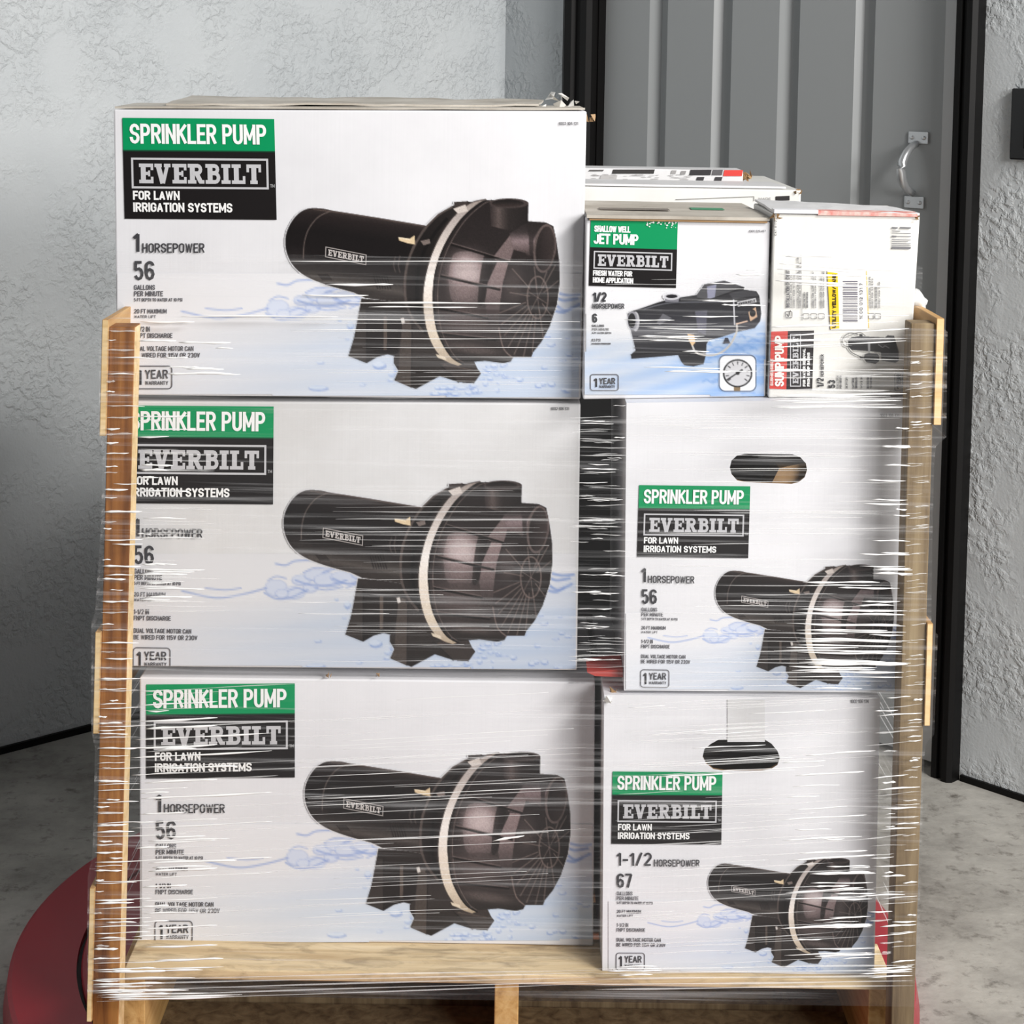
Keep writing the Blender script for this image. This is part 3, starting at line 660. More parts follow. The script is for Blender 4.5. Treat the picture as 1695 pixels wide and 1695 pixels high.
    p.ell(1397, 338, 56, 124, (98,87,85), 1, 6); p.ell(1399, 338, 46, 112, ugrad([(1350,(40,34,34)),(1440,(66,57,56))]), 1, 6)
    p.rgb *= .74+.26*np.clip(p.rgb/150, 0, 1)
    p.rgb += (R_*5)[..., None]*p.a[..., None]*np.clip(p.rgb/90., 0, 1.1)
    return p
def pump_name(pr, mp, layer):
    T = Aff([(0,0),(205,0),(0,54)], [mp((299,328)), mp((505,369)), mp((297,381))])
    pr.add(frame_polys(2,2,203,52,5), (150,144,142), T, layer); pr.add(slab_polys('EVERBILT', 14, 192, 11, 43), (186,180,178), T, layer)

GREEN, BLK, GRY, TXT = (0,142,87), (24,21,22), (190,190,194), (62,62,66)
def label_print(pr, m, top='SPRINKLER PUMP', l1='FOR LAWN', l2='IRRIGATION SYSTEMS', tm=True):
    pr.add([rect(203,196,455,250)], GREEN, m, 0); pr.add([rect(203,250,455,363)], BLK, m, 0); pr.add([rect(203,249,455,251.2)], (20,70,48), m, 1)
    pr.add(text_polys(top, 214.5, 441, 205.5, 238.5, 5.1), (238,240,240), m, 2)
    pr.add(frame_polys(217.5, 263.5, 441.5, 311, 3.4), GRY, m, 2); pr.add(slab_polys('EVERBILT', 228, 431, 271.5, 304), GRY, m, 2)
    pr.add(text_polys('TM', 445.5, 453, 304, 309.5, 1), (150,150,152), m, 2)
    pr.add(text_polys(l1, 217.5, 295, 316.5, 331.5, 3), (238,238,238), m, 2); pr.add(text_polys(l2, 217.5, 382, 336, 351.5, 3), (238,238,238), m, 2)
def spec_print(pr, m, hp='1', gal='56', wide=False):
    if wide: pr.add(text_polys(hp, 221, 299, 386, 415, 4.2), TXT, m, 2); pr.add(text_polys('HORSEPOWER', 304, 405, 401, 416.5, 2.3), TXT, m, 2)
    else: pr.add(text_polys(hp, 220.5, 231, 385.5, 417, 5), TXT, m, 2); pr.add(text_polys('HORSEPOWER', 235.5, 338.5, 402.6, 418.6, 2.3), TXT, m, 2)
    pr.add(text_polys(gal, 221.7, 256, 432, 464, 4.6), TXT, m, 2)
    for s, a, b, y0, y1, t in (('GALLONS',222,256.7,471.5,480,1.4),('PER MINUTE',222,270,482,490.5,1.4),('5 FT DEPTH TO WATER AT 10 PSI',222,302,493.5,499,1),('20 FT MAXIMUM',222,276,511.5,519,1.3),('WATER LIFT',222,258,522,527,.9),('1-1/2 IN',222,248,540.5,549,1.3),('FNPT DISCHARGE',222,285.5,551.5,559.5,1.3),('DUAL VOLTAGE MOTOR CAN',222,320.5,573,581,1.3),('BE WIRED FOR 115V OR 230V',222,331,584,592,1.3)):
        pr.add(text_polys(s, a, b, y0, y1, t), (84,84,90), m, 2)
def badge_print(pr, m):
    pr.add(frame_polys(221.5, 606, 284.5, 643.5, 1.8, 6), (96,96,102), m, 2); pr.add(text_polys('1', 227, 234.5, 612, 637, 3.6), (56,56,60), m, 2)
    pr.add(text_polys('YEAR', 240, 278, 612, 627, 2.4), (70,70,75), m, 2); pr.add(text_polys('WARRANTY', 240, 278.5, 630.6, 637, 1.1), (84,84,90), m, 2)

# ------------------------------------------------------------------ cartons
YA = atZ(620, 1561, ZD).y                # the left column stands back from the deck's edge
YG = atZ(1220, 1611, ZD).y
def corners(px, Y): return [atY(x, y, Y) for x, y in px]          # TL TR BR BL
def carton_body(name, px, Y, depth, parent, m, hole=None, zb=None, top_open=False):
    TL, TR_, BR, BL = corners(px, Y); dv = Vector((0, depth, 0))
    if zb is not None: BL.z, BR.z = zb if isinstance(zb, tuple) else (zb, zb)
    if hole is None:
        return hexa(name, [BL, BR, TR_, TL, BL+dv, BR+dv, TR_+dv, TL+dv], m, parent, None, .002)
    bm = bmesh.new(); th = .004
    def ring(pts): return [bm.verts.new(p) for p in pts]
    def loop(vs): return [bm.edges.new((vs[i], vs[(i+1) % len(vs)])) for i in range(len(vs))]
    cen = (TL+TR_+BR+BL)/4
    ins = lambda p, y: Vector((p.x+(th if p.x < cen.x else -th), y, p.z+(th if p.z < cen.z else -th)))
    of = ring([BL, BR, TR_, TL]); ob = ring([BL+dv, BR+dv, TR_+dv, TL+dv])
    inf = ring([ins(p, Y+th) for p in (BL, BR, TR_, TL)]); inb = ring([ins(p, Y+depth-th) for p in (BL, BR, TR_, TL)])
    ho = ring([atY(x, y, Y) for x, y in hole]); hi = ring([Vector((v_.co.x, Y+th, v_.co.z)) for v_ in ho])
    bmesh.ops.triangle_fill(bm, edges=loop(of)+loop(ho), use_beauty=True)
    n0 = set(bm.faces)
    bmesh.ops.triangle_fill(bm, edges=loop(inf)+loop(hi), use_beauty=True)
    for f_ in bm.faces:
        if f_ not in n0: f_.material_index = 1
    for i in range(4):
        j = (i+1) % 4; bm.faces.new((of[i], of[j], ob[j], ob[i])); f_ = bm.faces.new((inf[j], inf[i], inb[i], inb[j])); f_.material_index = 1
    bm.faces.new(ob[::-1]); f_ = bm.faces.new(inb); f_.material_index = 1
    k = len(ho)
    for i in range(k):
        f_ = bm.faces.new((ho[i], ho[(i+1) % k], hi[(i+1) % k], hi[i])); f_.material_index = 1
    me = bpy.data.meshes.new(name); bm.to_mesh(me); bm.free(); return link(name, me, [m, M_kraft], parent)
def inset(px, d=1.5):
    cx = sum(p[0] for p in px)/4; cy = sum(p[1] for p in px)/4
    return [(x+(d if x < cx else -d), y+(d if y < cy else -d)) for x, y in px]
PW, PP = paint_water(8), paint_pump(4.2)
def sprinkler_box(px, Y, depth, label, lab, spec, pump, m, num, hole=None, hp='1', gal='56', wide=False, numt='1002 106 131', grp='sprinkler pump cartons', zb=None):
    tint = .905 if m is M_dull else .955
    c = corners(px, Y); base = (c[2]+c[3])/2 + Vector((0, depth/2, 0))
    if zb is not None: base.z = zb
    t = thing('pump_carton', base, label, 'box', grp); q = inset(px)
    carton_body('carton_body', px, Y, depth, t, m, hole, zb)
    mp = bbmap(97, 84, 1474, 1047, *pump)
    PW.build('water_picture', t, Y, q, mp, lambda U, V: np.ones(U.shape+(3,))*np.array([236., 236., 240.]), 1, tint)
    PP.build('pump_picture', t, Y, q, mp, water_rgb, 2, tint)
    pr = Print(Y, q, 4); pump_name(pr, mp, 0); pr.build('motor_nameplate_print', t)
    pr = Print(Y, q, 2); label_print(pr, Aff([(203,196),(455,196),(203,363)], lab)); pr.build('label_panel', t)
    sm = Aff([(221,386),(331,386),(221,643)], spec)
    pr = Print(Y, q, 2); spec_print(pr, sm, hp, gal, wide); pr.build('spec_lettering', t)
    pr = Print(Y, q, 2); pr.add(text_polys(numt, num[0], num[2], num[1], num[3], .8), (90,90,94), IDM, 2); pr.build('item_number', t)
    pr = Print(Y, q, 2); badge_print(pr, sm); pr.build('warranty_badge', t)
    return t
def flap(parent, pts, m, th=.003, name='top_flap', wob=.0, nx=10, ny=4, seed=1):
    """curling sheet of cardboard over a top; pts: front-left, front-right, back-right, back-left"""
    r = random.Random(seed); a, b, c_, d_ = [Vector(p) for p in pts]; bm = bmesh.new(); G = [[], []]
    wv = [[r.uniform(-1, 1)*wob for i in range(nx+1)] for j in range(ny+1)]
    for k in range(2):
        for j in range(ny+1):
            row = []
            for i in range(nx+1):
                s, u = i/nx, j/ny; p = a.lerp(b, s).lerp(d_.lerp(c_, s), u) + Vector((0, 0, wv[j][i] + th*k)); row.append(bm.verts.new(p))
            G[k].append(row)
    for k in range(2):
        for j in range(ny):
            for i in range(nx):
                f_ = (G[k][j][i], G[k][j][i+1], G[k][j+1][i+1], G[k][j+1][i]); bm.faces.new(f_ if k else f_[::-1])
    for i in range(nx):
        bm.faces.new((G[0][0][i], G[0][0][i+1], G[1][0][i+1], G[1][0][i])); bm.faces.new((G[0][ny][i+1], G[0][ny][i], G[1][ny][i], G[1][ny][i+1]))
    for j in range(ny):
        bm.faces.new((G[0][j+1][0], G[0][j][0], G[1][j][0], G[1][j+1][0])); bm.faces.new((G[0][j][nx], G[0][j+1][nx], G[1][j+1][nx], G[1][j][nx]))
    return frombm(name, bm, m, parent)
def scraps(parent, spots, m, name='torn_paper', seed=2):
    """little torn shreds of cardboard, one mesh"""
    r = random.Random(seed); bm = bmesh.new()
    for p, s, n_ in spots:
        for i in range(n_):
            c_ = Vector(p)+Vector((r.uniform(-s, s), r.uniform(-s, s), r.uniform(-s*.5, s*.5))); k = [Vector((r.uniform(-1,1), r.uniform(-1,1), r.uniform(-1,1))).normalized()*s*r.uniform(.5,1.3) for q in range(4)]
            bmesh.ops.convex_hull(bm, input=[bm.verts.new(c_+w) for w in k])
    return frombm(name, bm, m, parent)

pxA = [(188,181),(971,184),(961,661),(194,654)]
pxB = [(191,664),(961,668),(955,1110),(188,1103)]
pxC = [(231,1121),(985,1129),(982,1558),(231,1564)]
pxF = [(1037,667),(1511,660),(1493,1146),(1033,1143)]
pxG = [(1000,1150),(1457,1155),(1447,1613),(997,1607)]
DA = .285
zC = ZD+.0006
pill = [(1233,751),(1312,752),(1325,757),(1334,767),(1336,778),(1332,790),(1322,798),(1310,801),(1234,798),(1220,795),(1211,785),(1208,774),(1211,762),(1220,754)]
slot = [(1190,1224),(1266,1224),(1277,1231),(1287,1243),(1291,1254),(1287,1266),(1276,1273),(1262,1275),(1200,1276),(1181,1273),(1169,1264),(1163,1252),(1166,1240),(1177,1231)]
tA = sprinkler_box(pxA, YA, DA, 'white one horsepower sprinkler pump box, topmost of the left column', [(202.5,195),(454,197),(206.5,362)], [(221,386),(331,386),(221,643)], (472,328,927,644), M_white, (925,202,957,207))
tB = sprinkler_box(pxB, YA, DA, 'scuffed sprinkler pump box in the middle of the left column', [(204,671),(453,673),(203,833)], [(221.5,858),(328,859.5),(220,1108)], (469,795,915,1104), M_dull, (912,674,942,679))
tCx = sprinkler_box(pxC, YA, DA, 'bottom box of the left column, resting on the bare deck boards', [(242,1133),(488,1131),(242,1289)], [(257.5,1315),(365,1315),(256,1560)], (504,1244,945,1549), M_white, (940,1126,968,1131), zb=zC)
tF = sprinkler_box(pxF, YG+.004, .34, 'one horsepower sprinkler pump box with pill-shaped hand hole, middle of right column', [(1058,803),(1242,805),(1054.5,922)], [(1062,940),(1144,941),(1060,1137)], (1184,934,1480,1139), M_white, (1457,685,1488,690), pill)
tG = sprinkler_box(pxG, YG, .34, 'one-and-a-half horsepower sprinkler pump box with hand hole at bottom right', [(1014,1277),(1196,1278),(1012,1397)], [(1021,1411),(1103,1411.5),(1019.5,1605.5)], (1172,1420,1437,1601), M_white, (1408,1158,1438,1164), slot, '1-1/2', '67', True, '1002 106 134', zb=ZD+.0006)
# things seen through the hand holes
def inner_fold(t, P, Y, m): mesh('inner_fold', [atY(x, y, Y+dy) for x, y, dy in P], [tuple(range(len(P)))], m, t)
q = [atY(x, y, YG+.02) for x, y in ((1262,830),(1350,830),(1350,762),(1290,775))]
hexa('inner_fold', q+[p+Vector((.0, .06, 0)) for p in q], M_kraft, tF)
q = [atY(x, y, YG-.001) for x, y in ((1204,1228),(1266,1228),(1266,1158),(1204,1158))]
hexa('hole_tab', q+[p+Vector((0, .0006, 0)) for p in q], M_dull, tG)

# top left box: curled flaps and torn bits
TLa, TRa = corners(pxA, YA)[:2]
zt = max(TLa.z, TRa.z)
flap(tA, [(TLa.x+.001, YA+.003, TLa.z+.0012), (TRa.x-.002, YA+.003, TRa.z+.0012), (TRa.x-.004, YA+.13, TRa.z+.002), (TLa.x+.003, YA+.13, TLa.z+.004)], M_grime, .0025, seed=3, wob=.0004)
flap(tA, [(TLa.x+.06, YA+.03, TLa.z+.006), (TRa.x-.06, YA+.05, TRa.z+.004), (TRa.x-.05, YA+.26, TRa.z+.008), (TLa.x+.05, YA+.27, TLa.z+.0125)], M_grime, .0025, seed=4, wob=.0012, nx=16)
scraps(tA, [((TRa.x-.045, YA+.06, TRa.z+.015), .012, 4), ((TRa.x-.02, YA+.08, TRa.z+.011), .009, 4)], M_cream, seed=5)
scraps(tA, [((TRa.x+.002, YA+.006, TRa.z-.010), .006, 5)], M_kraft, 'frayed_corner', seed=6)
TLb, TRb, BRb, BLb = corners(pxC, YA)
scraps(tCx, [((atY(545,1117,YA-.001)).to_tuple(), .004, 5)], M_kraft, 'frayed_edge', seed=8); scraps(tCx, [((atY(625,1118,YA-.001)).to_tuple(), .003, 3)], M_kraft, 'frayed_edge', seed=19)
TLg, TRg, BRg, BLg = corners(pxG, YG)
scraps(tG, [((TLg.x+.006, YG+.0, TLg.z-.004), .006, 6)], M_cream, 'frayed_corner', seed=9)
scraps(tG, [((TLg.x+.012, YG+.008, TLg.z+.0), .006, 5)], M_kraft, 'torn_paper', seed=10)
# red printed strip in the gap
fa, fb = corners(pxF, YG+.004)[:2]
def ftop(x): return fa.z+(fb.z-fa.z)*(x-fa.x)/(fb.x-fa.x)+.0006
# a bit of red printed board lying at the foot of the gap
g0 = YG+.02
q = [atY(x, y, g0) for x, y in ((972,1113),(1031,1107),(1031,1121),(985,1119))]
rs = hexa('cardboard_scrap', q+[p_+Vector((0, .05, .002)) for p_ in q], plain('red_printed_board', (176, 58, 50), .5), None, q[3]); tag(rs, 'torn red cardboard scrap at the foot of the gap between the two columns', 'cardboard')
# ------------------------------------------------------------------ jet pump box
pxD = [(970,362),(1275,367),(1267,658),(965,656)]; YD = YG+.03
cD = corners(pxD, YD)
tD = thing('pump_carton', (cD[2]+cD[3])/2+Vector((0,.14,0)), 'smaller white shallow well jet pump box with a gauge picture', 'box')
carton_body('carton_body', pxD, YD, .28, tD, M_white, None, (ftop(cD[3].x), ftop(cD[2].x))); qD = inset(pxD)
def jwater(U, V):
    x = U/1340.0; d = np.clip((V-1120-60*np.sin(U/260.0)+np.clip(600-U,0,600)*.0)/170, 0, 1); s = d*(.35+.65*np.clip((U-150)/900, 0, 1))
    s = s*(1+.28*np.sin(V/19.0+U/70.0)); base = np.array([234.,235.,239.]); deep = np.array([166.,196.,238.])
    return base+(deep-base)*np.clip(s, 0, 1.2)[..., None]
jm = bbmap(0, 0, 1340, 1695, 950, 250, 1290, 680)
w = Paint(40, 1060, 1270, 1620, 10); w.a = np.clip((w.V-1060)/60, 0, 1); w.rgb = jwater(w.U, w.V)*w.a[..., None]
r = random.Random(5)
for i in range(46):
    x, y = r.uniform(860, 1260), r.uniform(1200, 1590); k = r.uniform(14, 40)
    w.line([(x-k, y+r.uniform(-8,8)), (x, y-r.uniform(4,14)), (x+k, y+r.uniform(-6,10))], r.uniform(7,16), (112,156,222), True, .55)
for i in range(20):
    x, y = r.uniform(100, 860), r.uniform(1330, 1590); k = r.uniform(40, 120); w.line([(x-k, y), (x+k, y+r.uniform(-8,8))], 8, (190,208,238), True, .5)
w.build('water_picture', tD, YD, qD, jm, lambda U, V: np.ones(U.shape+(3,))*np.array([236., 236., 240.]), 1, .955)
p = Paint(320, 820, 1260, 1600, 4.6)
p.poly([(350,1062),(375,1045),(440,1025),(540,990),(600,972),(690,955),(760,945),(800,938),(850,870),(980,845),(1110,888),(1108,905),(1190,915),(1210,945),(1222,1060),(1215,1110),(1180,1155),(1060,1182),(960,1215),(880,1235),(866,1260),(860,1335),(846,1390),(780,1405),(720,1398),(698,1372),(680,1332),(520,1345),(375,1356),(372,1328),(402,1300),(388,1240),(368,1160),(350,1115)], vgrad([(850,(50,50,54)),(1000,(34,34,38)),(1100,(46,46,52)),(1170,(84,84,90)),(1230,(48,48,54)),(1300,(36,36,40)),(1400,(44,44,48))]))
p.poly([(800,938),(850,872),(985,848),(1108,890),(1010,925),(880,972),(806,960)], (74,74,78)); p.poly([(868,885),(930,870),(918,965),(872,960)], (158,160,186), False, .75); p.line([(806,960),(880,972),(1010,925),(1108,890)], 8, (24,24,26))
p.poly([(1012,930),(1120,905),(1188,918),(1208,945),(1130,950),(1040,968)], (64,64,68)); p.line([(1042,972),(1048,1132)], 9, (190,190,196)); p.poly([(1064,985),(1186,958),(1192,985),(1070,1016)], (196,196,200))
p.poly([(1138,1052),(1186,1018),(1196,1082),(1150,1112)], (196,164,138)); p.ell(1166, 1058, 20, 24, (30,30,32))
p.ell(402, 1112, 26, 64, (176,176,182)); p.ell(382, 1106, 34, 62, (142,142,150)); p.ell(378, 1106, 25, 48, (26,26,30))
p.poly([(588,950),(690,950),(682,985),(596,985)], (120,120,128)); p.ell(638, 950, 56, 21, (198,198,204)); p.ell(638, 948, 38, 12, (34,34,38))
p.poly([(540,1120),(580,1060),(640,1090),(600,1110),(560,1135)], (130,130,136), False, .6); p.line([(460,1030),(640,990),(1000,985)], 7, (120,122,130), True, .7); p.line([(395,1285),(600,1292),(850,1300)], 9, (96,96,102), True, .7)
p.poly([(790,1045),(870,1040),(860,1200),(810,1180)], (120,120,140), False, .5)
p.line([(1062,1128),(1060,1185),(1010,1275),(935,1326),(855,1332),(795,1312),(770,1262)], 12, (196,192,188), True); p.line([(1130,1110),(1062,1128)], 9, (210,180,160)); p.poly([(740,1192),(785,1200),(792,1250),(772,1272),(750,1240)], (222,190,150)); p.poly([(985,1218),(1005,1218),(1020,1255),(970,1258)], (40,44,60))
p.line([(372,1330),(520,1318),(680,1308),(860,1300)], 6, (20,20,22), True)
# gauge inset
rr_ = np.array(arc(1150,1370,40,40,-90,0,6)+arc(1150,1530,40,40,0,90,6)+arc(985,1530,40,40,90,180,6)+arc(985,1370,40,40,180,270,6)); p.poly(rr_, (70,84,110)); p.poly((rr_-np.array([1067,1450]))*.95+np.array([1067,1450]), (236,238,242))
p.poly([(1042,1530),(1088,1530),(1084,1566),(1044,1566)], (132,112,84)); p.ell(1068, 1450, 97, 92, (44,44,46)); p.ell(1068, 1450, 86, 82, (206,206,210))
for k in range(11):
    a = math.radians(140+k*26); p.line([(1068+78*math.cos(a),1450+74*math.sin(a)),(1068+62*math.cos(a),1450+59*math.sin(a))], 7, (70,70,74))
p.line([(1000,1492),(1092,1432)], 9, (36,36,38)); p.ell(1068, 1449, 13, 12, (36,36,38)); p.line([(1068,1449),(1096,1430)], 13, (36,36,38))
p.build('pump_picture', tD, YD, qD, jm, jwater, 2, .955)
lm = Aff([(0,0),(144,0),(0,109)], [(978,364),(1122,368),(975,473)])
pr = Print(YD, qD, 2); pr.add([rect(0,0,144,45)], GREEN, lm, 0); pr.add([rect(0,45,144,109)], BLK, lm, 0)
pr.add(text_polys('SHALLOW WELL', 6, 66, 9, 19.5, 2.2), (238,240,240), lm, 2); pr.add(text_polys('JET PUMP', 5.5, 79.5, 22, 39.5, 3.4), (238,240,240), lm, 2)
pr.add(frame_polys(7.5, 52, 135.5, 79.5, 2.2), GRY, lm, 2); pr.add(slab_polys('EVERBILT', 13, 130, 56.5, 75.5), GRY, lm, 2)
pr.add(text_polys('FRESH WATER FOR', 6, 71, 83, 92, 1.9), (236,236,236), lm, 2); pr.add(text_polys('HOME APPLICATION', 6, 73, 94.5, 103.5, 1.9), (236,236,236), lm, 2)
for i in range(34): # scuffs through the ink along the torn top
    x, y = r.uniform(92, 142), r.uniform(.5, 15)*r.random()+.5; s = r.uniform(.6, 2.4); pr.add([[(x-s,y),(x,y-s*.7),(x+s*.9,y),(x,y+s*.8)]], (224,228,226), lm, 3)
pr.build('label_panel', tD)
pr = Print(YD, qD, 4); pr.add(slab_polys('EVERBILT', 6, 118, 7, 24), (60,60,64), Aff([(0,0),(124,0),(0,32)], [(950+1066/3.941,250+986/3.941),(950+1188/3.941,250+960/3.941),(950+1070/3.941,250+1015/3.941)]), 0); pr.build('motor_nameplate_print', tD)
pr = Print(YD, qD, 2); dc = lambda u, v_: (950+u/3.941, 250+v_/3.941)
def dt(s, u0, u1, v0, v1, t, c_=TXT):
    a, b = dc(u0, v0); c2, d2 = dc(u1, v1); pr.add(text_polys(s, a, c2, b, d2, t), c_, IDM, 2)
dt('1/2', 124, 214, 920, 984, 3.2); dt('HORSEPOWER', 121, 329, 995, 1030, 1.6); dt('6', 120, 153, 1060, 1120, 3)
for s, a, b, c2, d2 in (('GALLONS',118,198,1132,1148),('PER MINUTE',118,228,1156,1172),('5 FT WATER DEPTH',118,244,1182,1192),('83 PSI',116,174,1224,1243),('MAXIMUM PRESSURE',116,240,1252,1262)): dt(s, a, b, c2, d2, .9, (96,96,100))
pr.build('spec_lettering', tD); pr = Print(YD, qD, 2); dt('1000 026 457', 1142, 1252, 515, 530, .7, (110,110,114)); pr.build('item_number', tD)
pr = Print(YD, qD, 2); a = dc(108, 1458); b = dc(290, 1562)
pr.add(frame_polys(a[0], a[1], b[0], b[1], 1.4, 4), (96,96,102), IDM, 2); dt('1', 130, 152, 1480, 1540, 2.8, (56,56,60)); dt('YEAR', 165, 270, 1480, 1522, 1.9, (70,70,75)); dt('WARRANTY', 165, 268, 1528, 1546, .9, (84,84,90)); pr.build('warranty_badge', tD)
flap(tD, [(cD[0].x+.001, YD-.003, cD[0].z+.001), (cD[1].x-.001, YD-.002, cD[1].z+.001), (cD[1].x-.001, YD+.136, cD[1].z+.002), (cD[0].x+.002, YD+.136, cD[0].z+.002)], [M_grime], .004, seed=11, wob=.0)
flap(tD, [(cD[0].x+.001, YD+.142, cD[0].z+.002), (cD[1].x-.001, YD+.142, cD[1].z+.002), (cD[1].x-.001, YD+.278, cD[1].z+.001), (cD[0].x+.002, YD+.278, cD[0].z+.001)], [M_grime], .003, seed=12)
hexa('torn_edge', [(cD[0].x+.004, YD-.004, cD[0].z-.0015), (cD[1].x-.004, YD-.004, cD[1].z-.0015), (cD[1].x-.004, YD-.004, cD[1].z+.0005), (cD[0].x+.004, YD-.004, cD[0].z+.0005), (cD[0].x+.004, YD-.001, cD[0].z-.0015), (cD[1].x-.004, YD-.001, cD[1].z-.0015), (cD[1].x-.004, YD-.001, cD[1].z+.0005), (cD[0].x+.004, YD-.001, cD[0].z+.0005)], M_kraft, tD)
zf = cD[0].z+.0068
def topprint(name, x0, x1, y0, y1, z, col, parent):
    m_ = plain(name+'_ink', col, .5); hexa(name, box8(x0, x1, y0, y1, z, z+.0004), m_, parent)
xc = cD[1].x
topprint('green_print', xc-.088, xc-.045, YD+.10, YD+.132, cD[1].z+.0066, (70,140,104), tD)
topprint('scuff_print', cD[0].x+.02, cD[0].x+.11, YD+.07, YD+.10, zf, (120,112,104), tD)

# ------------------------------------------------------------------ sump pump box lying on its side
pxE = [(1281,354),(1523,358),(1504,655),(1272,648)]; YE = YG+.022
cE = corners(pxE, YE)
tE_ = thing('pump_carton', (cE[2]+cE[3])/2+Vector((0,.14,0)), 'battered off-white sump pump box turned on its side, yellow sticker on front', 'box')
carton_body('carton_body', pxE, YE, .19, tE_, M_cream, None, (ftop(cE[3].x), ftop(cE[2].x))); qE = inset(pxE)
ec = lambda u, v_: (1240+u/4.709, 320+v_/4.709)
def up(u0, u1, v0, v1):     # text box read from bottom to top: x runs up the photo, y runs right
    return Aff([(0,0),(1,0),(0,1)], [ec(u0, v1), ec(u0, v0), ec(u1, v1)])
def ut(pr, s, u0, u1, v0, v1, t, col, lay=2):
    a = ec(u0, v0); b = ec(u1, v1); L_, H_ = b[1]-a[1], b[0]-a[0]
    m = Aff([(0,0),(L_,0),(0,H_)], [(a[0],b[1]), (a[0],a[1]), (b[0],b[1])]); pr.add(text_polys(s, 0, L_, 0, H_, t), col, m, lay)
pr = Print(YE, qE, 2)
pr.add([[ec(155,1078),ec(302,1074),ec(290,1528),ec(150,1522)]], (204,72,66), IDM, 0); pr.add([[ec(302,1074),ec(506,1070),ec(492,1532),ec(290,1528)]], (40,36,38), IDM, 0)
ut(pr, 'SUMP PUMP', 200, 272, 1110, 1505, 3.2, (238,232,228)); ut(pr, 'SUBMERSIBLE', 165, 188, 1290, 1500, 1.1, (238,222,218))
a = ec(318, 1095); b = ec(405, 1508); m = Aff([(0,0),(b[1]-a[1],0),(0,b[0]-a[0])], [(a[0],b[1]),(a[0],a[1]),(b[0],b[1])])
pr.add(frame_polys(1,1,b[1]-a[1]-1,b[0]-a[0]-1,1.6), GRY, m, 2); pr.add(slab_polys('EVERBILT', 5, b[1]-a[1]-5, 4.5, b[0]-a[0]-4.5), GRY, m, 2)
ut(pr, 'FOR WATER REMOVAL', 418, 440, 1210, 1505, 1.3, (232,232,232)); ut(pr, 'FROM SUMP BASINS', 452, 474, 1240, 1505, 1.3, (232,232,232)); pr.build('label_panel', tE_)
pr = Print(YE, qE, 2); g_ = (104,104,108)
ut(pr, '1/2', 528, 582, 1438, 1512, 2.2, TXT); ut(pr, 'HORSEPOWER', 558, 584, 1255, 1430, 1.1, TXT); ut(pr, '53', 618, 672, 1455, 1520, 2.4, TXT)
for u, v0, s in ((684,1420,'GALLONS'),(708,1420,'PER MINUTE'),(756,1430,'25 FT LIFT'),(806,1440,'CAST IRON'),(830,1430,'THERMOPLASTIC'),(870,1430,'1-1/2 IN'),(920,1430,'DISCHARGE'),(944,1420,'TETHERED')): ut(pr, s, u, u+14, v0, 1522, .8, g_)
ut(pr, 'INSTALLATION CHECKLIST', 288, 316, 590, 890, 1.1, g_); 
for k, (u, v0) in enumerate(((322,640),(345,640),(375,500),(392,540),(425,770),(448,770),(492,600),(512,620),(555,640),(575,590),(935,650),(955,660),(985,720),(1010,690))):
    ut(pr, 'CONNECT PUMP TO PIPE AND CHECK VALVE'[: 18+(k*5) % 16], u, u+12, v0, 895, .7, (128,128,130))
for u in (425, 485, 545, 935, 985): a, b = ec(u-4, 938), ec(u+40, 978); pr.add(frame_polys(a[0],a[1],b[0],b[1],.9,1.5), g_, IDM, 2)
a, b = ec(284, 922), ec(334, 970); pr.add(frame_polys(a[0],a[1],b[0],b[1],1.1,1.5), (80,80,84), IDM, 2); pr.add(ribbon([ec(292,940), ec(308,962), ec(322,912)], 1.2), (60,60,64), IDM, 2)
pr.add(ribbon([ec(412,990), ec(404,480)], .6), g_, IDM, 2); ut(pr, 'CAT 0172', 198, 214, 210, 330, .8, g_)
a, b = ec(1112, 255), ec(1262, 300)
for v0, v1, u1 in ((262,274,1160),(262,274,1262),(290,296,1180),(308,312,1262),(328,340,1150),(332,338,1262),(358,364,1262),(372,377,1240),(388,394,1262),(402,407,1262),(414,432,1262)): pr.add([[ec(1112 if u1 != 1262 or v0 > 300 else 1175, v0), ec(u1, v0+3), ec(u1-4, v1+3), ec(1112 if u1 != 1262 or v0 > 300 else 1175, v1)]], (118,118,122), IDM, 2)
a, b = ec(1135, 1400), ec(1222, 1538); m = Aff([(0,0),(b[1]-a[1],0),(0,b[0]-a[0])], [(a[0],b[1]),(a[0],a[1]),(b[0],b[1])]); pr.add(frame_polys(0,0,b[1]-a[1],b[0]-a[0],1,2.5), g_, m, 2)
ut(pr, '1', 1146, 1205, 1500, 1525, 1.9, TXT); ut(pr, 'YEAR', 1148, 1185, 1412, 1490, 1.5, TXT); ut(pr, 'WARRANTY', 1192, 1208, 1412, 1490, .7, g_); pr.build('spec_lettering', tE_)
pr = Print(YE, qE, 3)
pr.add([[ec(608,600),ec(925,590),ec(930,1062),ec(636,1062)]], (236,235,232), IDM, 0); pr.add([[ec(610,612),ec(690,622),ec(704,1052),ec(634,1058)]], (240,200,40), IDM, 1)
ut(pr, 'UTILITY YELLOW/JANE', 648, 678, 630, 1050, 1.8, (60,54,30))
r = random.Random(9); v0 = 682
while v0 < 1006:
    h = r.choice((4, 4, 7, 10)); pr.add([[ec(728,v0), ec(842,v0), ec(850,min(v0+h,1010)), ec(736,min(v0+h,1010))]], (112,110,122), IDM, 1); v0 += h+r.choice((4, 5, 8))
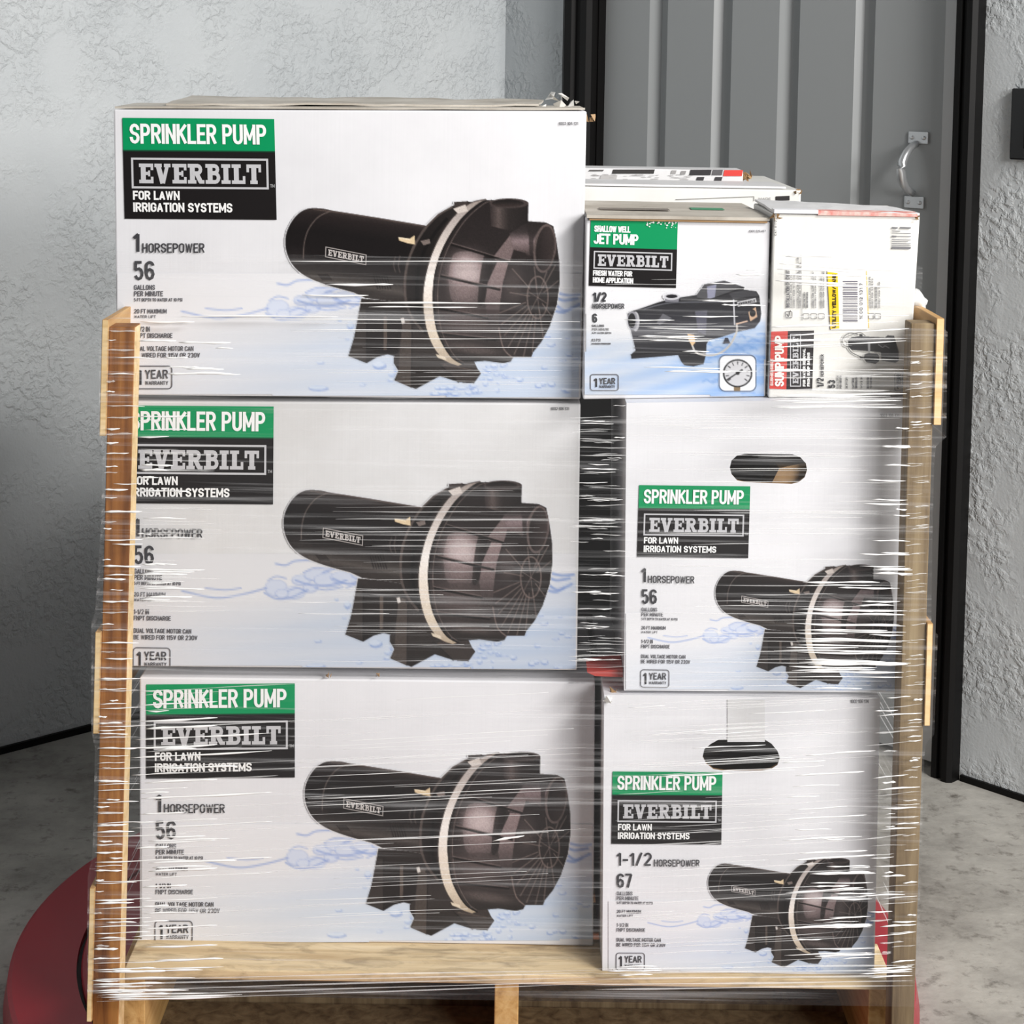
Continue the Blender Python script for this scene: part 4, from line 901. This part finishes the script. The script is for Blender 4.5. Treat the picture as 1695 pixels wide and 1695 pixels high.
ut(pr, '1000 012 131 7', 862, 886, 700, 980, 1, (120,120,126)); pr.add([[ec(912,605),ec(918,605),ec(936,1050),ec(930,1050)]], (236,200,96), IDM, 1); pr.build('yellow_sticker', tE_)
p = Paint(690, 1060, 1190, 1350, 5)
p.line([(850,1100),(780,1090),(730,1130),(735,1180),(770,1195)], 6, (60,60,62), True); p.line([(770,1200),(800,1240),(870,1275)], 6, (60,60,62), True); p.line([(720,1140),(780,1110),(860,1085),(905,1110)], 5, (80,80,82), True)
p.poly([(770,1140),(800,1120),(860,1112),(900,1115),(1060,1122),(1080,1106),(1130,1110),(1142,1150),(1165,1230),(1168,1305),(1140,1322),(1030,1302),(1026,1240),(940,1232),(800,1222),(772,1195)], vgrad([(1100,(48,48,50)),(1160,(40,40,42)),(1240,(56,56,58)),(1320,(44,44,46))]))
p.poly([(900,1255),(930,1242),(1000,1250),(1015,1268),(1012,1310),(985,1328),(915,1318),(890,1285)], (58,58,60)); p.poly([(925,1160),(945,1158),(945,1240),(928,1240)], (150,150,152)); p.line([(760,1145),(1100,1150)], 8, (120,120,122)); p.line([(1010,1180),(1040,1200),(1060,1190),(1090,1205)], 6, (130,130,132), True); p.poly([(860,1095),(885,1100),(885,1130),(860,1125)], (34,34,36)); p.poly([(860,1268),(892,1275),(890,1292),(862,1286)], (60,60,62))
p.build('pump_picture', tE_, YE, qE, bbmap(0, 0, 1601, 1695, 1240, 320, 1580, 680), lambda U, V: np.ones(U.shape+(3,))*np.array([228., 227., 222.]), 2)
flap(tE_, [(cE[0].x, YE-.002, cE[0].z+.001), (cE[1].x-.001, YE-.002, cE[1].z+.001), (cE[1].x-.012, YE+.12, cE[1].z+.001), (cE[0].x+.001, YE+.187, cE[0].z+.003)], M_dull, .003, seed=13, wob=.0008)
ct = [(cE[0].x+.002, YE-.0035, cE[0].z+.004), (cE[0].x*.35+cE[1].x*.65, YE-.0035, cE[1].z+.004)]
xm = cE[0].x+(cE[1].x-cE[0].x)*.3
hexa('red_edge_print', [(xm, YE-.0032, cE[0].z-.0005), (cE[1].x-.004, YE-.0032, cE[1].z-.0005), (cE[1].x-.004, YE-.0032, cE[1].z+.003), (xm, YE-.0032, cE[0].z+.0052), (xm, YE+.014, cE[0].z+.0042), (cE[1].x-.004, YE+.014, cE[1].z+.0042), (cE[1].x-.004, YE+.014, cE[1].z+.005), (xm, YE+.014, cE[0].z+.0055)], M_tape, tE_)
hexa('white_edge_tape', [(cE[0].x, YE-.0032, cE[0].z+.001), (xm, YE-.0032, cE[0].z+.001), (xm, YE-.0032, cE[0].z+.0058), (cE[0].x, YE-.0032, cE[0].z+.0058), (cE[0].x, YE+.02, cE[0].z+.0045), (xm, YE+.02, cE[0].z+.0045), (xm, YE+.02, cE[0].z+.0058), (cE[0].x, YE+.02, cE[0].z+.0058)], M_white, tE_)
scraps(tE_, [((cE[1].x-.002, YE, cE[1].z-.002), .004, 5)], M_kraft, 'frayed_corner', seed=14)
scraps(tE_, [((cE[0].x+.001, YE-.002, cE[0].z-.004), .005, 5)], M_kraft, 'frayed_corner', seed=15)

# ------------------------------------------------------------------ back row behind the right column
YH = YG+.385
zH = atY(1150, 312, YH).z; zHb = atY(1150, 380, YH).z
xh0, xh1 = atY(962, 320, YH).x, atY(1326, 320, YH).x
bk = thing('gap_shade_block', ((xh0+xh1)/2, YH+.2, ZD), 'added black block that darkens the gap between the two columns', 'box')
hexa('carton_body', box8(xh0-.04, xh1-.01, YH+.012, YH+.38, ZD+.0006, zHb-.001), M_gapshade, bk, None, .002)  # added to keep the gap dark; also holds up the cartons above
tH = thing('flat_carton', ((xh0+xh1)/2, YH+.2, zHb), 'long white carton behind the jet pump box with black stamp', 'box')
hexa('carton_body', box8(xh0-.03, xh1, YH, YH+.38, zHb, zH), M_cream, tH, None, .002)
def pp(pxs): return [p for p in pxs]
quadH = [(955,300),(1340,300),(1340,345),(955,345)]
pr = Print(YH, quadH, 1); pr.add(ribbon([(1118,330.5),(1248,325.5),(1248,333)], .9), (110,110,106), IDM, 1); pr.add([[(1284,325),(1307,324),(1307,331.5),(1284,332.5)]], (44,42,42), IDM, 1); pr.add(text_polys('MADE TO ORDER'[:4], 1256, 1276, 327, 331, .7), (150,150,150), IDM, 1)
pr.build('front_print', tH)
scraps(tH, [((xh1-.004, YH+.004, zH-.002), .006, 5)], M_kraft, 'frayed_corner', seed=16)
flap(tH, [(xh0-.02, YH+.012, zH+.001), (xh1-.02, YH+.012, zH+.001), (xh1-.03, YH+.10, zH+.003), (xh0-.02, YH+.10, zH+.003)], M_dull, .003, seed=17)
YI = YH+.12
zI0 = zH+.002; xi0 = atY(966, 290, YI).x; xi1 = atY(1230, 290, YI).x; zI1 = atY(1100, 280, YI).z
tI = thing('flat_carton', ((xi0+xi1)/2, YI+.1, zI0), 'thin printed carton with red end lying on top at the back', 'box')
hexa('carton_body', box8(xi0-.03, xi1, YI, YI+.075, zI0, zI1), M_dull, tI, None, .0015)
yb = 282
quadI = [(940,270),(1236,270),(1236,330),(940,330)]
pr = Print(YI, quadI, 1)
def blk(x0, y0, x1, y1, c_): pr.add([[(x0,y0),(x1,y0),(x1-2,y1),(x0-2,y1)]], c_, IDM, 1)
blk(1015,280.5,1084,287.5,(56,54,54)); blk(1143,281,1178,290,(50,48,50)); blk(1180,281,1197,290,(90,88,90)); blk(1199,281.5,1230,291.5,(206,66,60)); blk(1154,293,1166,299.5,(60,58,60)); blk(1184,293,1196,299.5,(60,58,60)); blk(976,281,1000,283.5,(90,88,88))
blk(1112,282,1120,288,(150,148,148)); blk(1128,283,1136,289,(140,138,138)); blk(995,290,1022,297,(176,174,174))
r = random.Random(4)
for i in range(46): x = r.uniform(972,1140); y = r.uniform(288,299); blk(x, y, x+r.uniform(5,15), y+.7, (150,148,148))
pr.build('front_print', tI)
scraps(tI, [((xi1+.004, YI+.02, zI1-.010), .008, 10)], M_kraft, 'frayed_end', seed=18)

# ------------------------------------------------------------------ stretch film around the load
film = thing('stretch_film', (0, YP+PD/2, ZD-.03), 'clear stretch wrap with shiny horizontal folds wound around the whole pallet load', 'plastic wrap')
YFm = YP-.056
def zpx(y, x=847, Y=YFm): return atY(x, y, Y).z
xl_t = atY(167, 560, YFm).x-.002; xr_t = atY(1565, 560, YFm).x+.002
xl_b = atY(147, 1660, YFm).x-.002; xr_b = atY(1518, 1620, YFm).x+.002
Yb = YP+PD+.02
def ringpts(z, kind, xl=0, xr=0):
    if kind == 0:
        plan = [(xl, YFm), (xr, YFm), (xr, Yb), (xl, Yb)]
    else:
        x0 = atY(190, 470, YA).x-.003; xe = cE[1].x+.004
        plan = [(x0, YA-.005), (xe, YE-.006), (xe, YE+.285), (x0, YA+DA+.005)]
    out = []
    for i in range(4):
        a, b = plan[i], plan[(i+1) % 4]
        for k in range(24): t = k/24; out.append((a[0]+(b[0]-a[0])*t, a[1]+(b[1]-a[1])*t, z))
    return out
zpost = zpx(538); zup = atY(847, 425, YA).z
rows = []
# the film hugs the slats where there are any and the posts in between
for y, xl, xr in ((1656,147,1517),(1560,147,1519),(1462,148,1521),(1425,156,1522),(1250,160,1527),(1222,154,1530),(1205,154,1544),(1040,154,1550),(1026,160,1539),(880,170,1541),(760,173,1544),(728,166,1547),(712,167,1564),(620,167,1565),(538,168,1566)):
    rows.append(ringpts(zpx(y), 0, atY(xl, y, YFm).x-.002, atY(xr, y, YFm).x+.002))
za = zpost+.016
for f in (0, .5, 1): rows.append(ringpts(za+(zup-za)*f, 1))
v = []; f_ = []
for rw in rows: v += rw
n = len(rows[0])
for j in range(len(rows)-1):
    for k in range(n): f_.append((j*n+k, j*n+(k+1) % n, (j+1)*n+(k+1) % n, (j+1)*n+k))
mesh('film_sheet', v, f_, M_film, film, smooth=False)
fr = random.Random(21)
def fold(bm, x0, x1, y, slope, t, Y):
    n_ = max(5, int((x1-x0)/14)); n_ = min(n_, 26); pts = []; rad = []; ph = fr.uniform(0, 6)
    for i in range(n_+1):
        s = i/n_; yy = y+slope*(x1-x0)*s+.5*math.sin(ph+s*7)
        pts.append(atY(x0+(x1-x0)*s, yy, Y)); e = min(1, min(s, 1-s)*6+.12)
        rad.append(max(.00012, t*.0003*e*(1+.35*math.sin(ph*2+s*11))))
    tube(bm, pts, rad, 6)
bA, bB = bmesh.new(), bmesh.new()
def zone(bm, xr, yr, n, ln, th, sl=(0, 0), anchor=None, Y=None):
    for i in range(n):
        L_ = fr.uniform(*ln); y = fr.uniform(*yr)
        if anchor == 'L': x0 = xr[0]+fr.uniform(0, 14)
        elif anchor == 'R': x0 = xr[1]-L_-fr.uniform(0, 14)
        else: x0 = fr.uniform(xr[0], max(xr[0], xr[1]-L_))
        fold(bm, x0, min(x0+L_, xr[1]+4), y, fr.uniform(*sl), fr.uniform(*th), Y if Y is not None else YFm-.001)
def xlp(y): return 181-(y-536)*.0243    # left post edge in the photo
# left post: short bright glints, closer together lower down
for i in range(72):
    y = 545+1100*((i+fr.random())/72); x0 = xlp(y)+fr.choice((0, 0, 2, fr.uniform(5, 28))); L_ = fr.choice((12, 20, 38, 44, 48, 62)); fold(bA if fr.random() < .75 else bB, x0-3, x0+L_, y, fr.uniform(-.03,.02), fr.uniform(1.6, 4.6), YFm-.001)
zone(bA, (225,420), (545,640), 9, (20,120), (2.5,5.5), (-.01,.02)); zone(bA, (225,350), (680,1000), 22, (20,110), (1.8,4.5), (-.02,.02), 'L'); zone(bB, (225,420), (660,1110), 26, (40,150), (1.5,3.5), (-.02,.02), 'L')
for x0, x1, y, t in ((470,930,432,2.2),(540,651,471,5),(500,610,489,4.5),(566,862,501,3.6),(610,790,508,2.6),(300,560,523,3.5),(232,322,533,4.8),(480,900,546,1.3),(560,930,560,1),(600,910,575,1)): fold(bA, x0, x1, y, .003, t, YFm-.001 if y > 538 else YA-.012)
for y in (520, 535, 548, 590, 612): fold(bB, 480, 930, y, .004, 1.6, YFm-.001 if y > 538 else YA-.012)
fold(bA, 178, 960, 526, .008, 1.8, YFm+.002)
zone(bB, (480,930), (600,660), 8, (100,300), (.8,1.4)); zone(bB, (470,950), (800,1100), 26, (120,420), (.9,1.5), (-.004,.006)); zone(bA, (470,950), (800,1100), 7, (100,400), (.6,.9))
# gap between the columns
zone(bA, (945,1036), (670,1100), 32, (18,66), (.9,2.5), (-.03,.04)); zone(bB, (940,1040), (670,1120), 46, (30,90), (1,2.4), (-.03,.04))
# middle right box
zone(bB, (1038,1505), (675,1140), 60, (80,420), (1,2.2), (-.012,.012)); zone(bA, (1300,1508), (960,1140), 26, (50,190), (1.8,4.4), (-.01,.03), None); zone(bA, (1400,1512), (690,960), 18, (20,90), (2,4.6), (0,.03), 'R'); zone(bA, (1270,1500), (1005,1130), 7, (150,230), (1.6,3.2), (.005,.02), 'R')
# jet pump and sump pump boxes
zone(bA, (1120,1268), (430,520), 6, (24,60), (2.2,4), (0,.02)); zone(bB, (1000,1265), (420,610), 14, (60,220), (1.2,2.4)); zone(bA, (1030,1270), (520,615), 10, (40,130), (1.5,3.6), (0,.02))
for x0, x1, y, t, sl in ((1286,1420,445,4,.03),(1290,1500,437,2.6,.06),(1288,1440,454,3.4,.02),(1284,1400,464,4.6,.05),(1300,1500,470,2.4,.03),(1300,1395,424,3,0),(1275,1390,541,4.4,-.03),(1300,1505,556,2.2,-.06),(1272,1370,565,3.6,-.02),(1380,1505,520,1.6,.02),(1270,1345,598,3.8,-.05),(1272,1350,614,4,-.02),(1280,1500,575,1.6,-.05)): fold(bA, x0, x1, y, sl, t*1.35, YFm-.001)
zone(bB, (1275,1510), (420,660), 14, (60,230), (1.4,2.8), (-.03,.04)); zone(bA, (1275,1510), (650,676), 7, (120,230), (2,3.6), (-.02,.01)); zone(bB, (1275,1510), (645,676), 8, (120,230), (2.5,5), (-.02,.01))
# bottom left box, lines rising to the right
for i in range(34):
    y = 1135+430*(i+fr.random())/34; L_ = fr.choice((90,160,240,420,700)); x0 = fr.choice((232, 240, 260, 300, 480)); fold(bB, x0, min(970, x0+L_), y, -.05, fr.uniform(1, 2.2), YFm-.001)
for i in range(26):
    y = 1140+420*(i+fr.random())/26; L_ = fr.choice((50,80,130,220)); fold(bA, fr.uniform(214,250), 230+L_, y, -.05, fr.uniform(1.5, 4.6), YFm-.001)
for i in range(30):
    y = 1125+480*(i+fr.random())/30; x0 = xlp(y)-2; fold(bA, x0, x0+fr.choice((46, 70, 95, 150)), y, -.035, fr.uniform(1.3, 2.6), YFm-.001)
for x0, x1, y, t in ((262,325,1240,6),(258,395,1272,4),(268,340,1386,4),(245,380,1392,3),(245,392,1428,4.5),(252,350,1436,4),(235,330,1512,3.4),(240,360,1568,3.5),(255,370,1590,4)): fold(bA, x0, x1, y, -.03, t, YFm-.001)
zone(bA, (480,960), (1130,1540), 22, (200,460), (.6,1), (-.055,-.035)); fold(bA, 815, 868, 1392, -.17, 4.5, YFm-.001)
# bottom right box
zone(bB, (1000,1452), (1165,1605), 60, (80,420), (1,2), (-.075,-.035)); zone(bA, (1290,1452), (1240,1600), 26, (30,150), (1.4,3.6), (-.07,-.02), None); zone(bA, (1380,1452), (1430,1600), 16, (60,110), (2,4), (-.04,.0), 'R'); zone(bA, (1000,1440), (1170,1300), 10, (60,200), (1,2), (-.07,-.04))
# right post
for i in range(60):
    y = 1150+460*((i+fr.random())/60); xr_ = 1545-(y-536)*.0285; L_ = fr.choice((16, 24, 40, 60, 74)); x1 = xr_-fr.choice((0, 0, 4, 20, 40)); fold(bA if fr.random() < .55 else bB, x1-L_, x1, y, fr.uniform(-.12,-.03), fr.uniform(1.2, 3.8), YFm-.001)
for i in range(60):
    y = fr.uniform(560,1150); xr_ = 1547-(y-536)*.028; L_ = fr.uniform(16,44); x1 = xr_-fr.choice((0, 0, 4, 12)); fold(bB, max(1498, x1-L_), x1, y, fr.uniform(-.12,-.02), fr.uniform(1,2.2), YFm-.001)
for i in range(8): y = fr.uniform(560,720); fold(bA, 1506, fr.uniform(1520,1546), y, fr.uniform(-.1,0), fr.uniform(1.4,2.8), YFm-.001)
# twisted lower hem
for i in range(14): y = fr.uniform(1600,1658); fold(bA, fr.uniform(152,190), fr.uniform(230,420), y, -.02, fr.uniform(2, 5), YFm-.001)
for k, y in enumerate((1622,1630,1640,1650,1658)): fold(bB, 160, 985, y, -.02-.004*k, 2.2+fr.random(), YFm-.001); fold(bB, 985, 1512, y-18-.6*k, -.012, 3.4, YFm-.001)
for y in (1604,1608,1612,1618): fold(bA, fr.uniform(1420,1450), 1510, y, -.05, fr.uniform(2.5,5), YFm-.001); fold(bA, fr.uniform(998,1030), fr.uniform(1060,1120), y-4, -.02, 2.6, YFm-.001)
for sg in (-1, 1):      # folds round the two sides of the load
    for i in range(40):
        z = fr.uniform(zpx(1640), zpx(545)); y0 = fr.uniform(YFm, YP+.6); L_ = fr.uniform(.04, .35); y1 = min(Yb-.01, y0+L_)
        k = (z-zpx(1656))/(zpx(538)-zpx(1656)); x = (atY(147, 1656, YFm).x*(1-k)+atY(168, 538, YFm).x*k-.003) if sg < 0 else (atY(1517, 1656, YFm).x*(1-k)+atY(1566, 538, YFm).x*k+.003)
        if sg > 0 and y0 < YFm+.1: y0 += .1; y1 = min(Yb-.01, y0+L_)
        tube(bB if (i % 3 or sg > 0) else bA, [(x, y0+(y1-y0)*q/6, z+fr.uniform(-.0008, .0008)) for q in range(7)], [.0002, .0006, .0008, .0007, .0009, .0006, .0002], 6)
o = frombm('glint_folds', bA, M_foldA, film, None, True); o['kind'] = 'stuff'
o = frombm('faint_folds', bB, M_foldB, film, None, True); o['kind'] = 'stuff'
# crumpled film bulging out behind the sump pump box
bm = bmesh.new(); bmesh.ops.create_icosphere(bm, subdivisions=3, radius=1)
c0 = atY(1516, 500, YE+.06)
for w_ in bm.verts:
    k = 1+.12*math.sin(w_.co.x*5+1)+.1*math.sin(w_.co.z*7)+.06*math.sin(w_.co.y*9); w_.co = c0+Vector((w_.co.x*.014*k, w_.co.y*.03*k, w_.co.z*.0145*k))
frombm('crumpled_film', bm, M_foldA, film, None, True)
